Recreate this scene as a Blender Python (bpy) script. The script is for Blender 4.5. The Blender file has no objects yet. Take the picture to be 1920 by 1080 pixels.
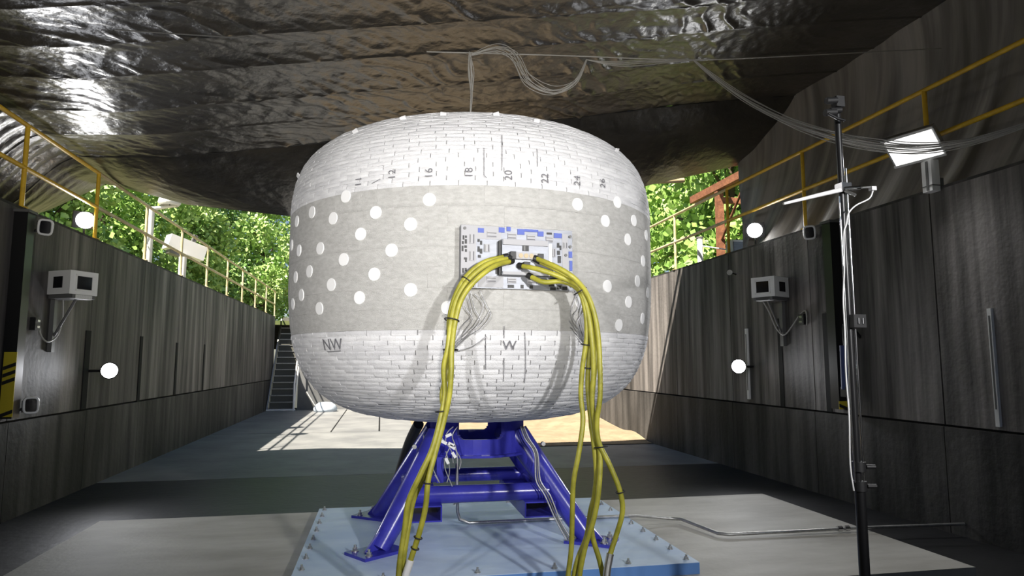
import bpy, math, random
from mathutils import Vector, Matrix, noise
random.seed(7)
rnd = random.Random(11)
sc = bpy.context.scene
col = sc.collection
PI = math.pi

# ------------------------------------------------------------------ camera
F_PX, VX, VY, CAMZ = 1250.0, 714.0, 679.0, 1.75
TH = math.atan((VY - 540) / F_PX)
PS = math.atan((960 - VX) / F_PX * math.cos(TH))
FWD = Vector((math.sin(PS) * math.cos(TH), math.cos(PS) * math.cos(TH), math.sin(TH)))
RGT = Vector((math.cos(PS), -math.sin(PS), 0))
UPV = RGT.cross(FWD)
CAM = Vector((0, 0, CAMZ))
cd = bpy.data.cameras.new('camera')
cd.sensor_width = 36.0
cd.lens = 36.0 * F_PX / 1920.0
cd.clip_end = 400
cam = bpy.data.objects.new('camera', cd)
cam.matrix_world = Matrix.Translation(CAM) @ Matrix((RGT, UPV, -FWD)).transposed().to_4x4()
col.objects.link(cam)
sc.camera = cam

# ------------------------------------------------------------------ sky, sun, exposure
sc.view_settings.view_transform = 'Standard'
sc.view_settings.look = 'None'
sc.view_settings.gamma = 1.0
sc.view_settings.use_curve_mapping = False
sc.view_settings.exposure = 0.0
SUN_DIR = Vector((0.48, 0.54, -1.0)).normalized()      # direction the light travels
w = bpy.data.worlds.new('world'); sc.world = w; w.use_nodes = True
nt = w.node_tree
sky = nt.nodes.new('ShaderNodeTexSky'); sky.sky_type = 'NISHITA'; sky.sun_disc = False
sky.sun_elevation = math.asin(-SUN_DIR.z)
sky.sun_rotation = math.atan2(-SUN_DIR.x, -SUN_DIR.y)
bg = nt.nodes['Background']; bg.inputs[1].default_value = 0.115
nt.links.new(sky.outputs[0], bg.inputs[0])

def lamp(name, kind, loc, power, target=None, size=None, blend=0.6, radius=0.1, color=(1, 1, 1)):
    ld = bpy.data.lights.new(name, kind); ld.energy = power; ld.color = color
    if kind == 'SPOT':
        ld.spot_size = math.radians(size); ld.spot_blend = blend
    if kind in ('SPOT', 'POINT'):
        ld.shadow_soft_size = radius
    o = bpy.data.objects.new(name, ld); o.location = loc
    if target is not None:
        o.rotation_euler = (Vector(target) - Vector(loc)).to_track_quat('-Z', 'Y').to_euler()
    col.objects.link(o)
    return o
sun = lamp('sun', 'SUN', (-10, -11, 22), 15, target=Vector((-10, -11, 22)) + SUN_DIR, color=(1.0, 0.91, 0.77))
sun.data.angle = math.radians(0.55)
# work lights standing behind the photographer, aimed at the test article
lamp('work_light_beam_a', 'SPOT', (2.9, -1.4, 3.2), 1230, (1.0, 6.0, 1.9), 50, 0.9, 0.12, (1.0, 0.985, 0.97))
lamp('work_light_beam_b', 'SPOT', (-2.6, -1.0, 2.9), 800, (0.7, 6.2, 2.3), 46, 0.9, 0.12, (1.0, 0.985, 0.97))
lamp('work_light_beam_c', 'SPOT', (0.2, -1.6, 1.2), 1400, (-0.4, 6.3, 5.0), 62, 0.9, 0.15, (1.0, 0.95, 0.86))

# ------------------------------------------------------------------ helpers
def at(px, py, X=None, Y=None, Z=None):
    d = RGT * ((px - 960) / F_PX) - UPV * ((py - 540) / F_PX) + FWD
    if Y is not None: t = Y / d.y
    elif X is not None: t = X / d.x
    else: t = (Z - CAMZ) / d.z
    return CAM + d * t

MATS = {}
def mat(name, rgb, rough=0.6, metal=0.0, var=0.0, scale=(4, 4, 4), bump=0.0, bscale=30.0, rgb2=None, detail=6.0,
        emit=0.0, spec=0.5, streak=None, transl=0.0, bdist=0.02):
    if name in MATS: return MATS[name]
    m = bpy.data.materials.new(name); m.use_nodes = True
    n, l = m.node_tree.nodes, m.node_tree.links
    p = n['Principled BSDF']
    p.inputs['Base Color'].default_value = (*rgb, 1)
    p.inputs['Roughness'].default_value = rough
    p.inputs['Metallic'].default_value = metal
    p.inputs['Specular IOR Level'].default_value = spec
    if emit:
        p.inputs['Emission Color'].default_value = (*rgb, 1); p.inputs['Emission Strength'].default_value = emit
    if transl: p.inputs['Subsurface Weight'].default_value = 0
    if var or rgb2 or bump or streak:
        tc = n.new('ShaderNodeTexCoord')
        mp = n.new('ShaderNodeMapping'); mp.inputs['Scale'].default_value = scale
        l.new(tc.outputs['Object'], mp.inputs[0])
        nz = n.new('ShaderNodeTexNoise'); nz.inputs['Scale'].default_value = 1.0; nz.inputs['Detail'].default_value = detail
        nz.inputs['Roughness'].default_value = 0.62
        l.new(mp.outputs[0], nz.inputs[0])
        if var or rgb2:
            c2 = rgb2 or tuple(max(0, c * (1 - var)) for c in rgb)
            c1 = rgb if rgb2 else tuple(min(1, c * (1 + var)) for c in rgb)
            cr = n.new('ShaderNodeValToRGB')
            cr.color_ramp.elements[0].position = 0.36; cr.color_ramp.elements[1].position = 0.66
            cr.color_ramp.elements[0].color = (*c2, 1); cr.color_ramp.elements[1].color = (*c1, 1)
            l.new(nz.outputs[0], cr.inputs[0])
            last = cr.outputs[0]
            if streak:      # a second, differently stretched layer of stains
                mp2 = n.new('ShaderNodeMapping'); mp2.inputs['Scale'].default_value = streak[0]
                l.new(tc.outputs['Object'], mp2.inputs[0])
                n2 = n.new('ShaderNodeTexNoise'); n2.inputs['Scale'].default_value = 1.0; n2.inputs['Detail'].default_value = 5.0
                l.new(mp2.outputs[0], n2.inputs[0])
                r2 = n.new('ShaderNodeValToRGB')
                r2.color_ramp.elements[0].position = 0.38; r2.color_ramp.elements[1].position = 0.62
                k = streak[1]
                r2.color_ramp.elements[0].color = (k, k, k, 1); r2.color_ramp.elements[1].color = (1, 1, 1, 1)
                l.new(n2.outputs[0], r2.inputs[0])
                mx = n.new('ShaderNodeMix'); mx.data_type = 'RGBA'; mx.blend_type = 'MULTIPLY'; mx.inputs[0].default_value = 1
                l.new(last, mx.inputs[6]); l.new(r2.outputs[0], mx.inputs[7]); last = mx.outputs[2]
            l.new(last, p.inputs['Base Color'])
        if bump:
            nb = n.new('ShaderNodeTexNoise'); nb.inputs['Scale'].default_value = bscale; nb.inputs['Detail'].default_value = 5
            l.new(tc.outputs['Object'], nb.inputs[0])
            b = n.new('ShaderNodeBump'); b.inputs['Strength'].default_value = bump; b.inputs['Distance'].default_value = bdist
            l.new(nb.outputs[0], b.inputs['Height']); l.new(b.outputs[0], p.inputs['Normal'])
    MATS[name] = m
    return m

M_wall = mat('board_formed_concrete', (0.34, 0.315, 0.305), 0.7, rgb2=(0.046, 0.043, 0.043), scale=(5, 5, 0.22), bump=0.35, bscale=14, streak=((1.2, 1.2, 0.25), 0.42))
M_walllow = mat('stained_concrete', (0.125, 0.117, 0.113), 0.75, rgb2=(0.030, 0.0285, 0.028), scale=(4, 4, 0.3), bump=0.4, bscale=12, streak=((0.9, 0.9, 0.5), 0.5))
M_joint = mat('joint_black', (0.012, 0.012, 0.012), 0.9)
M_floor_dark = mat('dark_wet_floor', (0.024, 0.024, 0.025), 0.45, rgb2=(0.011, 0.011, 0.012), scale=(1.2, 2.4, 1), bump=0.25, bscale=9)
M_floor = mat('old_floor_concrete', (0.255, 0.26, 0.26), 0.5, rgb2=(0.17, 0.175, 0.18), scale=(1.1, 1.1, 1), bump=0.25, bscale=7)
M_pad = mat('pad_concrete', (0.58, 0.56, 0.51), 0.65, rgb2=(0.41, 0.39, 0.345), scale=(0.8, 2.0, 1), bump=0.15, bscale=20)
M_plate = mat('pale_blue_paint', (0.66, 0.79, 0.96), 0.42, rgb2=(0.52, 0.66, 0.88), scale=(1.5, 3, 1), bump=0.05, bscale=8)
M_plate_edge = mat('blue_paint_edge', (0.12, 0.27, 0.62), 0.4)
M_blue = mat('cobalt_blue_paint', (0.045, 0.047, 0.40), 0.25, var=0.15, scale=(6, 6, 6), bump=0.03, bscale=30)
M_black = mat('black_steel', (0.012, 0.012, 0.013), 0.35)
M_rubber = mat('black_plastic', (0.015, 0.015, 0.016), 0.5)
M_chrome = mat('polished_steel', (0.75, 0.75, 0.76), 0.18, 1.0)
M_galv = mat('galvanised_steel', (0.55, 0.55, 0.54), 0.38, 0.9, var=0.15, scale=(20, 20, 20))
M_plabel = mat('label_white', (0.38, 0.38, 0.405), 0.55)
M_alu = mat('aluminium_plate', (0.22, 0.23, 0.26), 0.42, 0.3, var=0.1, scale=(10, 10, 30))
M_white = mat('white_paint', (0.84, 0.84, 0.84), 0.45)
M_grey = mat('grey_paint', (0.13, 0.13, 0.13), 0.5)
M_lens = mat('dark_glass', (0.01, 0.01, 0.012), 0.08)
M_yrail = mat('yellow_rail_paint', (0.85, 0.55, 0.03), 0.45, rgb2=(0.66, 0.40, 0.03), scale=(9, 9, 9))
M_wrail = mat('painted_sunlight_rail_cream', (0.72, 0.64, 0.42), 0.5, rgb2=(0.55, 0.44, 0.22), scale=(7, 7, 7))  # sunlight on the far rails is painted in as a paler cream
M_yel = mat('yellow_cable', (0.46, 0.43, 0.055), 0.42, rgb2=(0.27, 0.26, 0.03), scale=(8, 8, 8))
M_hazy = mat('hazard_yellow', (0.65, 0.52, 0.03), 0.5)
M_lamp = mat('lamp_lens_lit', (1.0, 0.99, 0.97), 0.3, emit=22.0)
M_flood = mat('flood_panel_lit', (1.0, 0.99, 0.96), 0.3, emit=1.6)
M_tarp = mat('black_plastic_sheet', (0.058, 0.051, 0.041), 0.32, rgb2=(0.026, 0.023, 0.020), scale=(1.5, 3, 2), bump=0.5, bscale=7, spec=1.0, bdist=0.035)
M_gtarp = mat('grey_sheeting', (0.50, 0.475, 0.46), 0.6, rgb2=(0.38, 0.355, 0.325), scale=(0.6, 3.5, 0.25), bump=0.3, bscale=4, streak=((0.5, 5, 0.3), 0.5))
M_strand = mat('grey_wire', (0.42, 0.41, 0.39), 0.5)
M_silver = mat('silver_wire', (0.40, 0.40, 0.42), 0.4, 0.5)
M_rust = mat('rusty_steel', (0.30, 0.125, 0.06), 0.8, rgb2=(0.16, 0.06, 0.03), scale=(9, 9, 9), bump=0.3)
M_sand = mat('tan_sand', (0.30, 0.24, 0.155), 0.95, rgb2=(0.22, 0.165, 0.105), scale=(3, 3, 3), bump=0.6, bscale=12)
M_bark = mat('bark', (0.10, 0.07, 0.05), 0.9, var=0.3, scale=(6, 6, 1.5))
M_grass = mat('ground_grass', (0.10, 0.14, 0.04), 0.95, rgb2=(0.20, 0.17, 0.09), scale=(0.7, 0.7, 0.7))
M_leaf = [mat('leaf_mid_green', (0.40, 0.58, 0.16), 0.5, rgb2=(0.16, 0.32, 0.06), scale=(2.2, 2.2, 2.2)),
          mat('leaf_pale_green', (0.55, 0.70, 0.28), 0.5, rgb2=(0.25, 0.44, 0.11), scale=(2, 2, 2)),
          mat('leaf_dark_green', (0.28, 0.46, 0.14), 0.5, rgb2=(0.08, 0.18, 0.05), scale=(2.4, 2.4, 2.4))]
M_web = mat('white_webbing', (0.78, 0.78, 0.80), 0.8, rgb2=(0.61, 0.61, 0.635), scale=(4, 4, 14), bump=0.35, bscale=120)
M_band = mat('grey_fabric', (0.545, 0.54, 0.53), 0.9, rgb2=(0.435, 0.43, 0.42), scale=(16, 16, 40), bump=0.5, bscale=160)
M_under = mat('inner_fabric', (0.45, 0.45, 0.46), 0.95)
M_dot = mat('white_target_sticker', (0.88, 0.88, 0.89), 0.6)
M_ink = mat('marker_ink', (0.16, 0.16, 0.18), 0.8)
M_btape = mat('blue_tape', (0.06, 0.10, 0.42), 0.5)
M_navy = mat('navy_fabric', (0.03, 0.05, 0.16), 0.7)
M_tan = mat('tan_connector', (0.45, 0.36, 0.22), 0.5)
M_wallback = mat('dark_grey_end_wall', (0.14, 0.145, 0.15), 0.7, var=0.2, scale=(1, 1, 1))
M_step = mat('dark_steel_tread', (0.10, 0.10, 0.085), 0.6)

class MB:
    def __init__(s): s.v = []; s.f = []; s.sm = []
    def add(s, vs, fs, smooth=False):
        b = len(s.v); s.v += [tuple(v) for v in vs]
        for f in fs: s.f.append(tuple(b + i for i in f)); s.sm.append(smooth)
        return s
    def box(s, c, size, m=None):
        x, y, z = (k / 2 for k in size)
        vs = [Vector((a * x, b * y, d * z)) for a in (-1, 1) for b in (-1, 1) for d in (-1, 1)]
        if m is not None: vs = [m @ v for v in vs]
        c = Vector(c)
        return s.add([c + v for v in vs], [(0, 1, 3, 2), (4, 6, 7, 5), (0, 4, 5, 1), (2, 3, 7, 6), (0, 2, 6, 4), (1, 5, 7, 3)])
    def box2(s, a, b):
        a, b = Vector(a), Vector(b)
        return s.box((a + b) / 2, [abs(k) for k in (b - a)])
    def tube(s, pts, r, n=8, cap=True, smooth=True, closed=False, flat=1.0):
        pts = [Vector(p) for p in pts]; N = len(pts)
        rs = r if isinstance(r, (list, tuple)) else [r] * N
        rings = []; prev = None
        for i, p in enumerate(pts):
            if closed: t = pts[(i + 1) % N] - pts[i - 1]
            else: t = pts[min(i + 1, N - 1)] - pts[max(i - 1, 0)]
            if t.length < 1e-9: t = Vector((0, 0, 1))
            t.normalize()
            if prev is None:
                a = Vector((0, 0, 1)) if abs(t.z) < 0.9 else Vector((1, 0, 0))
                u = t.cross(a).normalized()
            else:
                u = prev - t * prev.dot(t)
                u = u.normalized() if u.length > 1e-6 else t.orthogonal().normalized()
            prev = u; v = t.cross(u)
            rings.append([p + (u * math.cos(2 * PI * k / n) + v * math.sin(2 * PI * k / n) * flat) * rs[i] for k in range(n)])
        vs = [q for rg in rings for q in rg]; fs = []
        for i in range(N if closed else N - 1):
            j = (i + 1) % N
            for k in range(n):
                fs.append((i * n + k, i * n + (k + 1) % n, j * n + (k + 1) % n, j * n + k))
        s.add(vs, fs, smooth)
        if cap and not closed:
            s.add(rings[0], [tuple(range(n))[::-1]]); s.add(rings[-1], [tuple(range(n))])
        return s
    def lathe(s, prof, c, n=32, axis=None, smooth=True):
        c = Vector(c); m = Vector(axis or (0, 0, 1)).to_track_quat('Z', 'Y').to_matrix()
        vs = [c + m @ Vector((r * math.cos(2 * PI * k / n), r * math.sin(2 * PI * k / n), z)) for r, z in prof for k in range(n)]
        fs = [(i * n + k, i * n + (k + 1) % n, (i + 1) * n + (k + 1) % n, (i + 1) * n + k) for i in range(len(prof) - 1) for k in range(n)]
        return s.add(vs, fs, smooth)
    def disc_prism(s, c, axis, r, h, n=20, smooth=False):
        a = Vector(axis).normalized()
        return s.tube([Vector(c), Vector(c) + a * h], r, n, True, smooth)
    def mesh(s, name, m):
        me = bpy.data.meshes.new(name); me.from_pydata(s.v, [], s.f)
        me.polygons.foreach_set('use_smooth', s.sm)
        me.materials.append(m); me.update()
        return me
    def build(s, name, m, parent=None, kind=None, label=None):
        o = bpy.data.objects.new(name, s.mesh(name, m)); col.objects.link(o)
        if parent is not None: put(o, parent)
        if kind: o['kind'] = kind
        if label: o['label'] = label
        return o

def put(o, parent):
    o.parent = parent
    root = parent
    mw = Matrix.Identity(4)
    while root is not None:
        if root.type == 'EMPTY': mw = Matrix.Translation(root.location); break
        root = root.parent
    if parent.type == 'EMPTY': o.matrix_parent_inverse = mw.inverted()
    else: o.matrix_parent_inverse = Matrix.Identity(4)      # mesh parents keep world coordinates through their own inverse

# a sub-part's mesh parent carries the thing's offset already, so identity keeps world coordinates
def thing(name, loc, label, cat, group=None, kind=None):
    o = bpy.data.objects.new(name, None); col.objects.link(o); o.location = loc
    o.empty_display_size = 0.1
    tag(o, label, cat, group, kind)
    return o
def tag(o, label=None, cat=None, group=None, kind=None):
    if label: o['label'] = label
    if cat: o['category'] = cat
    if group: o['group'] = group
    if kind: o['kind'] = kind
    return o
def smoothpath(pts, per=6):
    pts = [Vector(p) for p in pts]; out = []
    for i in range(len(pts) - 1):
        p0 = pts[max(i - 1, 0)]; p1 = pts[i]; p2 = pts[i + 1]; p3 = pts[min(i + 2, len(pts) - 1)]
        for k in range(per):
            t = k / per
            out.append(0.5 * ((2 * p1) + (p2 - p0) * t + (2 * p0 - 5 * p1 + 4 * p2 - p3) * t * t + (3 * p1 - p0 - 3 * p2 + p3) * t ** 3))
    out.append(pts[-1])
    return out
def sstep(a, b, x):
    t = min(1, max(0, (x - a) / (b - a))); return t * t * (3 - 2 * t)

# ------------------------------------------------------------------ the pit: walls, floor, ground
XL, XR, HL, HR, YB, ZJ = -4.05, 5.83, 3.48, 3.59, 26.0, 1.09
joints_l = [-3.9, -1.85, 0.2, 2.25, 4.3, 6.35, 8.43, 10.43, 12.5, 14.6, 16.7, 18.8, 20.9, 22.95, 25.05, 27.1]
joints_r = [-4.6, -2.4, -0.3, 1.85, 3.98, 6.11, 8.24, 10.42, 12.57, 14.7, 16.8, 18.9, 21.0, 23.1, 25.2, 27.1]
def wall(name, x, sgn, H, js):
    core = MB().box2((x + sgn * 0.05, js[0], -0.2), (x + sgn * 0.34, js[-1], H - 0.004)).build(name, M_joint)
    tag(core, kind='structure')
    for a, b in zip(js, js[1:]):
        g = 0.009
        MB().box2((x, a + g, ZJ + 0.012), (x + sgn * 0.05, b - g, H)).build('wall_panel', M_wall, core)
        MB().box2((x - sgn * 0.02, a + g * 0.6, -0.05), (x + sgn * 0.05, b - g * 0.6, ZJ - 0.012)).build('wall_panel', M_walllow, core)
    MB().box2((x - sgn * 0.0, js[0], H + 0.001), (x + sgn * 0.34, js[-1], H + 0.03)).build('coping', M_walllow, core)
    return core
WL = wall('wall_left', XL, -1, HL, joints_l)
WR = wall('wall_right', XR, 1, HR, joints_r)
for y, z0, z1, wd in ((10.36, 1.1, 2.19, 0.16), (12.5, 0.03, 2.19, 0.12), (14.55, 1.1, 2.14, 0.11), (16.7, 1.1, 2.16, 0.09)):
    MB().box2((XL - 0.02, y - wd / 2, z0), (XL + 0.012, y + wd / 2, z1)).build('joint_strip', M_joint, WL)
for y in (7.95, 9.0):
    MB().box2((XR + 0.02, y - 0.05, 1.1), (XR - 0.010, y + 0.05, 2.4)).build('joint_strip', M_joint, WR)
wb = MB().box2((-3.0, YB, -0.2), (XR + 0.2, YB + 0.3, 3.45)).build('wall_back', M_wallback)
tag(wb, kind='structure')
wf = MB().box2((XL - 0.34, -5.2, -0.2), (XR + 0.34, -4.7, 3.5)).build('wall_front_added', M_walllow); tag(wf, kind='structure')  # unseen wall added behind the camera to keep skylight out
tag(MB().box2((XL - 0.34, -4.7, -0.2), (XL, -3.9, 3.5)).build('wall_front_left_added', M_walllow), kind='structure')  # unseen filler added to close the left gap against skylight

fl = MB().box2((XL - 0.3, -6, -0.30), (XR + 0.3, 27.1, -0.05)).build('floor', M_joint); tag(fl, kind='structure')
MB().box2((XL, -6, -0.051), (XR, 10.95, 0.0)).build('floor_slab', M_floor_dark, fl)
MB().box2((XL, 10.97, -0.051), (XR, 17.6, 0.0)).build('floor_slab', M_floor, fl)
xs = [XL, -1.2, 0.0, 1.15, 2.3, 3.5, 4.7, XR]  # dark gaps over the black base stand in for rail and post shadows
for a, b in zip(xs, xs[1:]):
    MB().box2((a + 0.02, 17.66, -0.051), (b - 0.02, 21.9, 0.0)).build('floor_slab', M_floor, fl)
    MB().box2((a + 0.02, 21.93, -0.051), (b - 0.02, 27.1, 0.0)).build('floor_slab', M_floor, fl)
for nm, a, b in (('ground', (-60, -10, 3.2), (XL - 0.35, 80, 3.38)), ('ground', (XR + 0.35, -10, 3.3), (60, 80, 3.48)),
                 ('ground', (XL - 0.35, 27.3, 3.2), (XR + 0.35, 80, 3.36))):
    tag(MB().box2(a, b).build(nm, M_grass), kind='structure')

# sand drifted against the right wall
def sand_z(x, y):
    e = sstep(13.7, 15.2, y) * sstep(24.5, 20, y) * sstep(0.6, 2.6, x)
    return 0.012 + e * (0.10 + 0.25 * max(0, noise.noise(Vector((x * 0.7, y * 0.5, 3)))) + 0.25 * sstep(3.8, 5.8, x) * sstep(15, 19, y))
m = MB(); nx, ny = 30, 40
vs = [(0.9 + (XR - 0.03 - 0.9) * i / nx, 13.8 + 10.4 * j / ny, 0) for j in range(ny + 1) for i in range(nx + 1)]
vs = [(x, y, sand_z(x, y) if 0 < i % (nx + 1) else 0.004) for i, (x, y, z) in enumerate(vs)]
m.add(vs, [(j * (nx + 1) + i, j * (nx + 1) + i + 1, (j + 1) * (nx + 1) + i + 1, (j + 1) * (nx + 1) + i) for j in range(ny) for i in range(nx)], True)
tag(m.build('sand', M_sand), 'tan sand spread over the sunlit floor by the right wall', 'sand', kind='stuff')

# raised concrete pad and blue steel base plate
PADZ, PLZ = 0.08, 0.17
pad = MB().box2((-2.88, 4.85, -0.02), (4.82, 7.98, PADZ)).build('concrete_pad', M_pad)
tag(pad, 'raised grey concrete pad under the blue base plate', 'concrete pad')
PX0, PX1, PY0, PY1 = -0.62, 2.52, 5.12, 7.72
bp = thing('base_plate', (0.95, 6.4, PADZ), 'pale blue steel base plate bolted to the concrete pad', 'base plate')
MB().box2((PX0, PY0, PADZ), (PX1, PY1, PLZ - 0.004)).build('plate_edge', M_plate_edge, bp)
MB().box2((PX0, PY0, PLZ - 0.004), (PX1, PY1, PLZ)).build('plate_top', M_plate, bp)
bolt_me = MB().tube([(0, 0, -0.002), (0, 0, 0.006)], 0.024, 10).tube([(0, 0, 0.006), (0, 0, 0.022)], 0.017, 6, smooth=False).tube([(0, 0, 0.02), (0, 0, 0.04)], 0.009, 8).mesh('bolt', M_galv)
def bolt(x, y, z, parent, sc_=1.0):
    o = bpy.data.objects.new('bolt', bolt_me); col.objects.link(o)
    o.location = (x, y, z); o.scale = (sc_,) * 3; put(o, parent)
for k in range(9):
    y = PY0 + 0.09 + k * (PY1 - PY0 - 0.18) / 8
    bolt(PX0 + 0.06, y, PLZ, bp); bolt(PX1 - 0.07, y, PLZ, bp)
for x in (0.05, 0.75, 1.35, 1.95): bolt(x, PY0 + 0.07, PLZ, bp); bolt(x + 0.1, PY1 - 0.07, PLZ, bp)

# ------------------------------------------------------------------ the inflatable test vessel
VC = Vector((0.868, 6.45, 0)); VR, VZ, VHU, VHL, NU, NL = 1.712, 2.864, 1.012, 1.63, 3.58, 3.86
N_S = 900
tab = []
for half in (0, 1):       # from top pole to the bottom pole
    for i in range(N_S):
        a = PI / 2 * (1 - i / (N_S - 1)) if half == 0 else PI / 2 * i / (N_S - 1)
        n_ = NU if half == 0 else NL
        r = VR * max(0, math.cos(a)) ** (2 / n_)
        z = VZ + (VHU if half == 0 else -VHL) * max(0, math.sin(a)) ** (2 / n_)
        tab.append((r, z))
arc = [0.0]
for (r0, z0), (r1, z1) in zip(tab, tab[1:]): arc.append(arc[-1] + math.hypot(r1 - r0, z1 - z0))
import bisect
def prof(s):
    i = min(max(bisect.bisect_left(arc, s), 1), len(arc) - 1)
    t = (s - arc[i - 1]) / max(1e-9, arc[i] - arc[i - 1])
    (r0, z0), (r1, z1) = tab[i - 1], tab[i]
    return r0 + (r1 - r0) * t, z0 + (z1 - z0) * t
def pnorm(s):
    r0, z0 = prof(s - 0.004); r1, z1 = prof(s + 0.004)
    t = Vector((r1 - r0, z1 - z0)).normalized()
    return -t.y, t.x          # outward (nr, nz) when s runs downwards
def s_of_z(z, upper_first=True):
    lo, hi = 0, len(tab) - 1
    while hi - lo > 1:
        mid = (lo + hi) // 2
        if tab[mid][1] > z: lo = mid
        else: hi = mid
    return arc[hi]
def surf(az, s, off=0.0):     # az measured from -Y (towards the camera) to +X, vessel-local
    r, z = prof(s); nr, nz = pnorm(s)
    r += nr * off; z += nz * off
    return Vector((r * math.sin(az), -r * math.cos(az), z))
def hit(px, py):              # where a sight line meets the vessel: azimuth and arc length
    d = (at(px, py, Y=4.0) - CAM).normalized(); t = 3.0
    while t < 9:
        p = CAM + d * t - VC
        r = math.hypot(p.x, p.y); H, n_ = (VHU, NU) if p.z > VZ else (VHL, NL)
        if (r / VR) ** n_ + (abs(p.z - VZ) / H) ** n_ < 1:
            lo = t - 0.02
            break
        t += 0.01
    else: return None
    az = math.atan2(p.x, -p.y)
    best = min(range(0, len(tab), 3), key=lambda i: (tab[i][0] - r) ** 2 + (tab[i][1] - p.z) ** 2)
    return az, arc[best]

vessel = thing('inflatable_test_vessel', VC, 'huge white rounded fabric pressure vessel with a grey speckled middle band', 'pressure vessel')
vessel.location.z = 0
Z0 = Matrix.Identity(4)
def local(o, parent):         # vessel-local coordinates
    o.parent = parent; return o
prof_pts = [(max(r - 0.012, 0.001), z) for r, z in tab[::12]] + [(0.001, tab[-1][1])]
mb = MB().lathe(prof_pts, (0, 0, 0), 96)
body = bpy.data.objects.new('body', mb.mesh('body', M_under)); col.objects.link(body); local(body, vessel)

S_TOP, S_BOT = s_of_z(3.045), s_of_z(1.985)
S_END = s_of_z(1.2335 + 0.004)
def patch(s0, s1, daz, nseg, th0, th1, base=-0.006, crown=0.003, edge=0.0025):
    """curved strip centred on az = 0; th0/th1 = outward lift at its upper/lower edge"""
    vs = []; top = []; bot = []
    for k in range(nseg + 1):
        a = -daz / 2 + daz * k / nseg
        e = edge if k in (0, nseg) else 0.0
        vs += [surf(a, s0, th0 - e), surf(a, (s0 + s1) / 2, (th0 + th1) / 2 + crown - e), surf(a, s1, th1 - e), surf(a, s1, base), surf(a, s0, base)]
    fs = []
    for k in range(nseg):
        b, c = 5 * k, 5 * (k + 1)
        for q in range(4): fs.append((b + q, c + q, c + q + 1, b + q + 1)[::-1])
    fs += [(0, 1, 2, 3, 4), tuple(5 * nseg + q for q in range(5))[::-1]]
    return vs, fs
rows = []
def make_rows(s0, s1, h):
    n = max(1, round((s1 - s0) / h))
    for i in range(n):
        a = s0 + (s1 - s0) * i / n; b = s0 + (s1 - s0) * (i + 1) / n
        r, _ = prof((a + b) / 2)
        if r < 0.12: continue
        rows.append((a, b, r))
make_rows(0.10, S_TOP, 0.036)
make_rows(S_BOT, S_END, 0.038)
cells = []
for ri, (a, b, r) in enumerate(rows):
    cnt = max(5, round(2 * PI * r / 0.21)); daz = 2 * PI / cnt
    off = (0.5 if ri % 2 else 0.0) + rnd.uniform(-0.12, 0.12)
    ru, zu = prof((a + b) / 2); nr, nz = pnorm((a + b) / 2)
    for k in range(cnt):
        az = (k + off) * daz
        p = Vector((ru * math.sin(az), -ru * math.cos(az), zu)) + VC
        nrm = Vector((nr * math.sin(az), -nr * math.cos(az), nz))
        v = CAM - p; fac = nrm.dot(v.normalized()) * r * daz * (b - a) / v.length_squared
        cells.append((fac, ri, az, daz))
cells.sort(key=lambda c: -c[0])
rowmesh = {}
def patch_mb(ri, daz, var):
    a, b, r = rows[ri]
    k_ = 1.0 if b > S_BOT else 0.65
    lift = (0.004, 0.008, 0.005)[var] * k_; lo = (0.009, 0.006, 0.013)[var] * k_
    return patch(a + 0.001, b + 0.001, daz - 0.006 / r, 3, lift, lo)
for fac, ri, az, daz in cells[:300]:
    var = rnd.choice((0, 0, 1, 2))
    key = (ri, var)
    if key not in rowmesh:
        rowmesh[key] = MB().add(*patch_mb(ri, daz, var), smooth=False).mesh('webbing_strap', M_web)
    o = bpy.data.objects.new('webbing_strap', rowmesh[key]); col.objects.link(o); local(o, vessel); o.rotation_euler.z = az
mb = MB()
for fac, ri, az, daz in cells[300:]:
    vs, fs = patch_mb(ri, daz, rnd.choice((0, 0, 1, 2)))
    R = Matrix.Rotation(az, 3, 'Z'); mb.add([R @ v for v in vs], fs)
o = bpy.data.objects.new('webbing', mb.mesh('webbing', M_web)); col.objects.link(o); local(o, vessel); o['kind'] = 'stuff'
# loose strap ends standing proud along the crown
for px, py in ((668, 243), (757, 219), (832, 212), (1005, 224), (1155, 278), (562, 325), (930, 212)):
    h = hit(px, py + 6)
    if h:
        c = surf(h[0], h[1], 0.012)
        mm = Matrix.Rotation(h[0], 3, 'Z') @ Matrix.Rotation(rnd.uniform(-.4, .4), 3, 'Y') @ Matrix.Rotation(0.5, 3, 'X')
        o = bpy.data.objects.new('strap_end', MB().box(c, (0.05, 0.012, 0.035), mm).mesh('strap_end', M_web)); col.objects.link(o); local(o, vessel)
# middle band panels
NB = 7
for i in range(NB):
    a = S_TOP + (S_BOT - S_TOP) * i / NB; b = S_TOP + (S_BOT - S_TOP) * (i + 1) / NB
    daz = 2 * PI / 26; mes = []
    for var in range(3):
        lo, hi = ((0.0035, 0.0035), (0.0042, 0.0042), (0.0028, 0.0040))[var]
        mes.append(MB().add(*patch(a + 0.0004, b - 0.0004, daz - 0.0005, 8, lo, hi, -0.004, 0.0, 0.0), smooth=False).mesh('band_panel', M_band))
    for k in range(26):
        o = bpy.data.objects.new('band_panel', rnd.choice(mes)); col.objects.link(o); local(o, vessel)
        o.rotation_euler.z = (k + (0.5 if i % 2 else 0.15)) * daz
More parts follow.
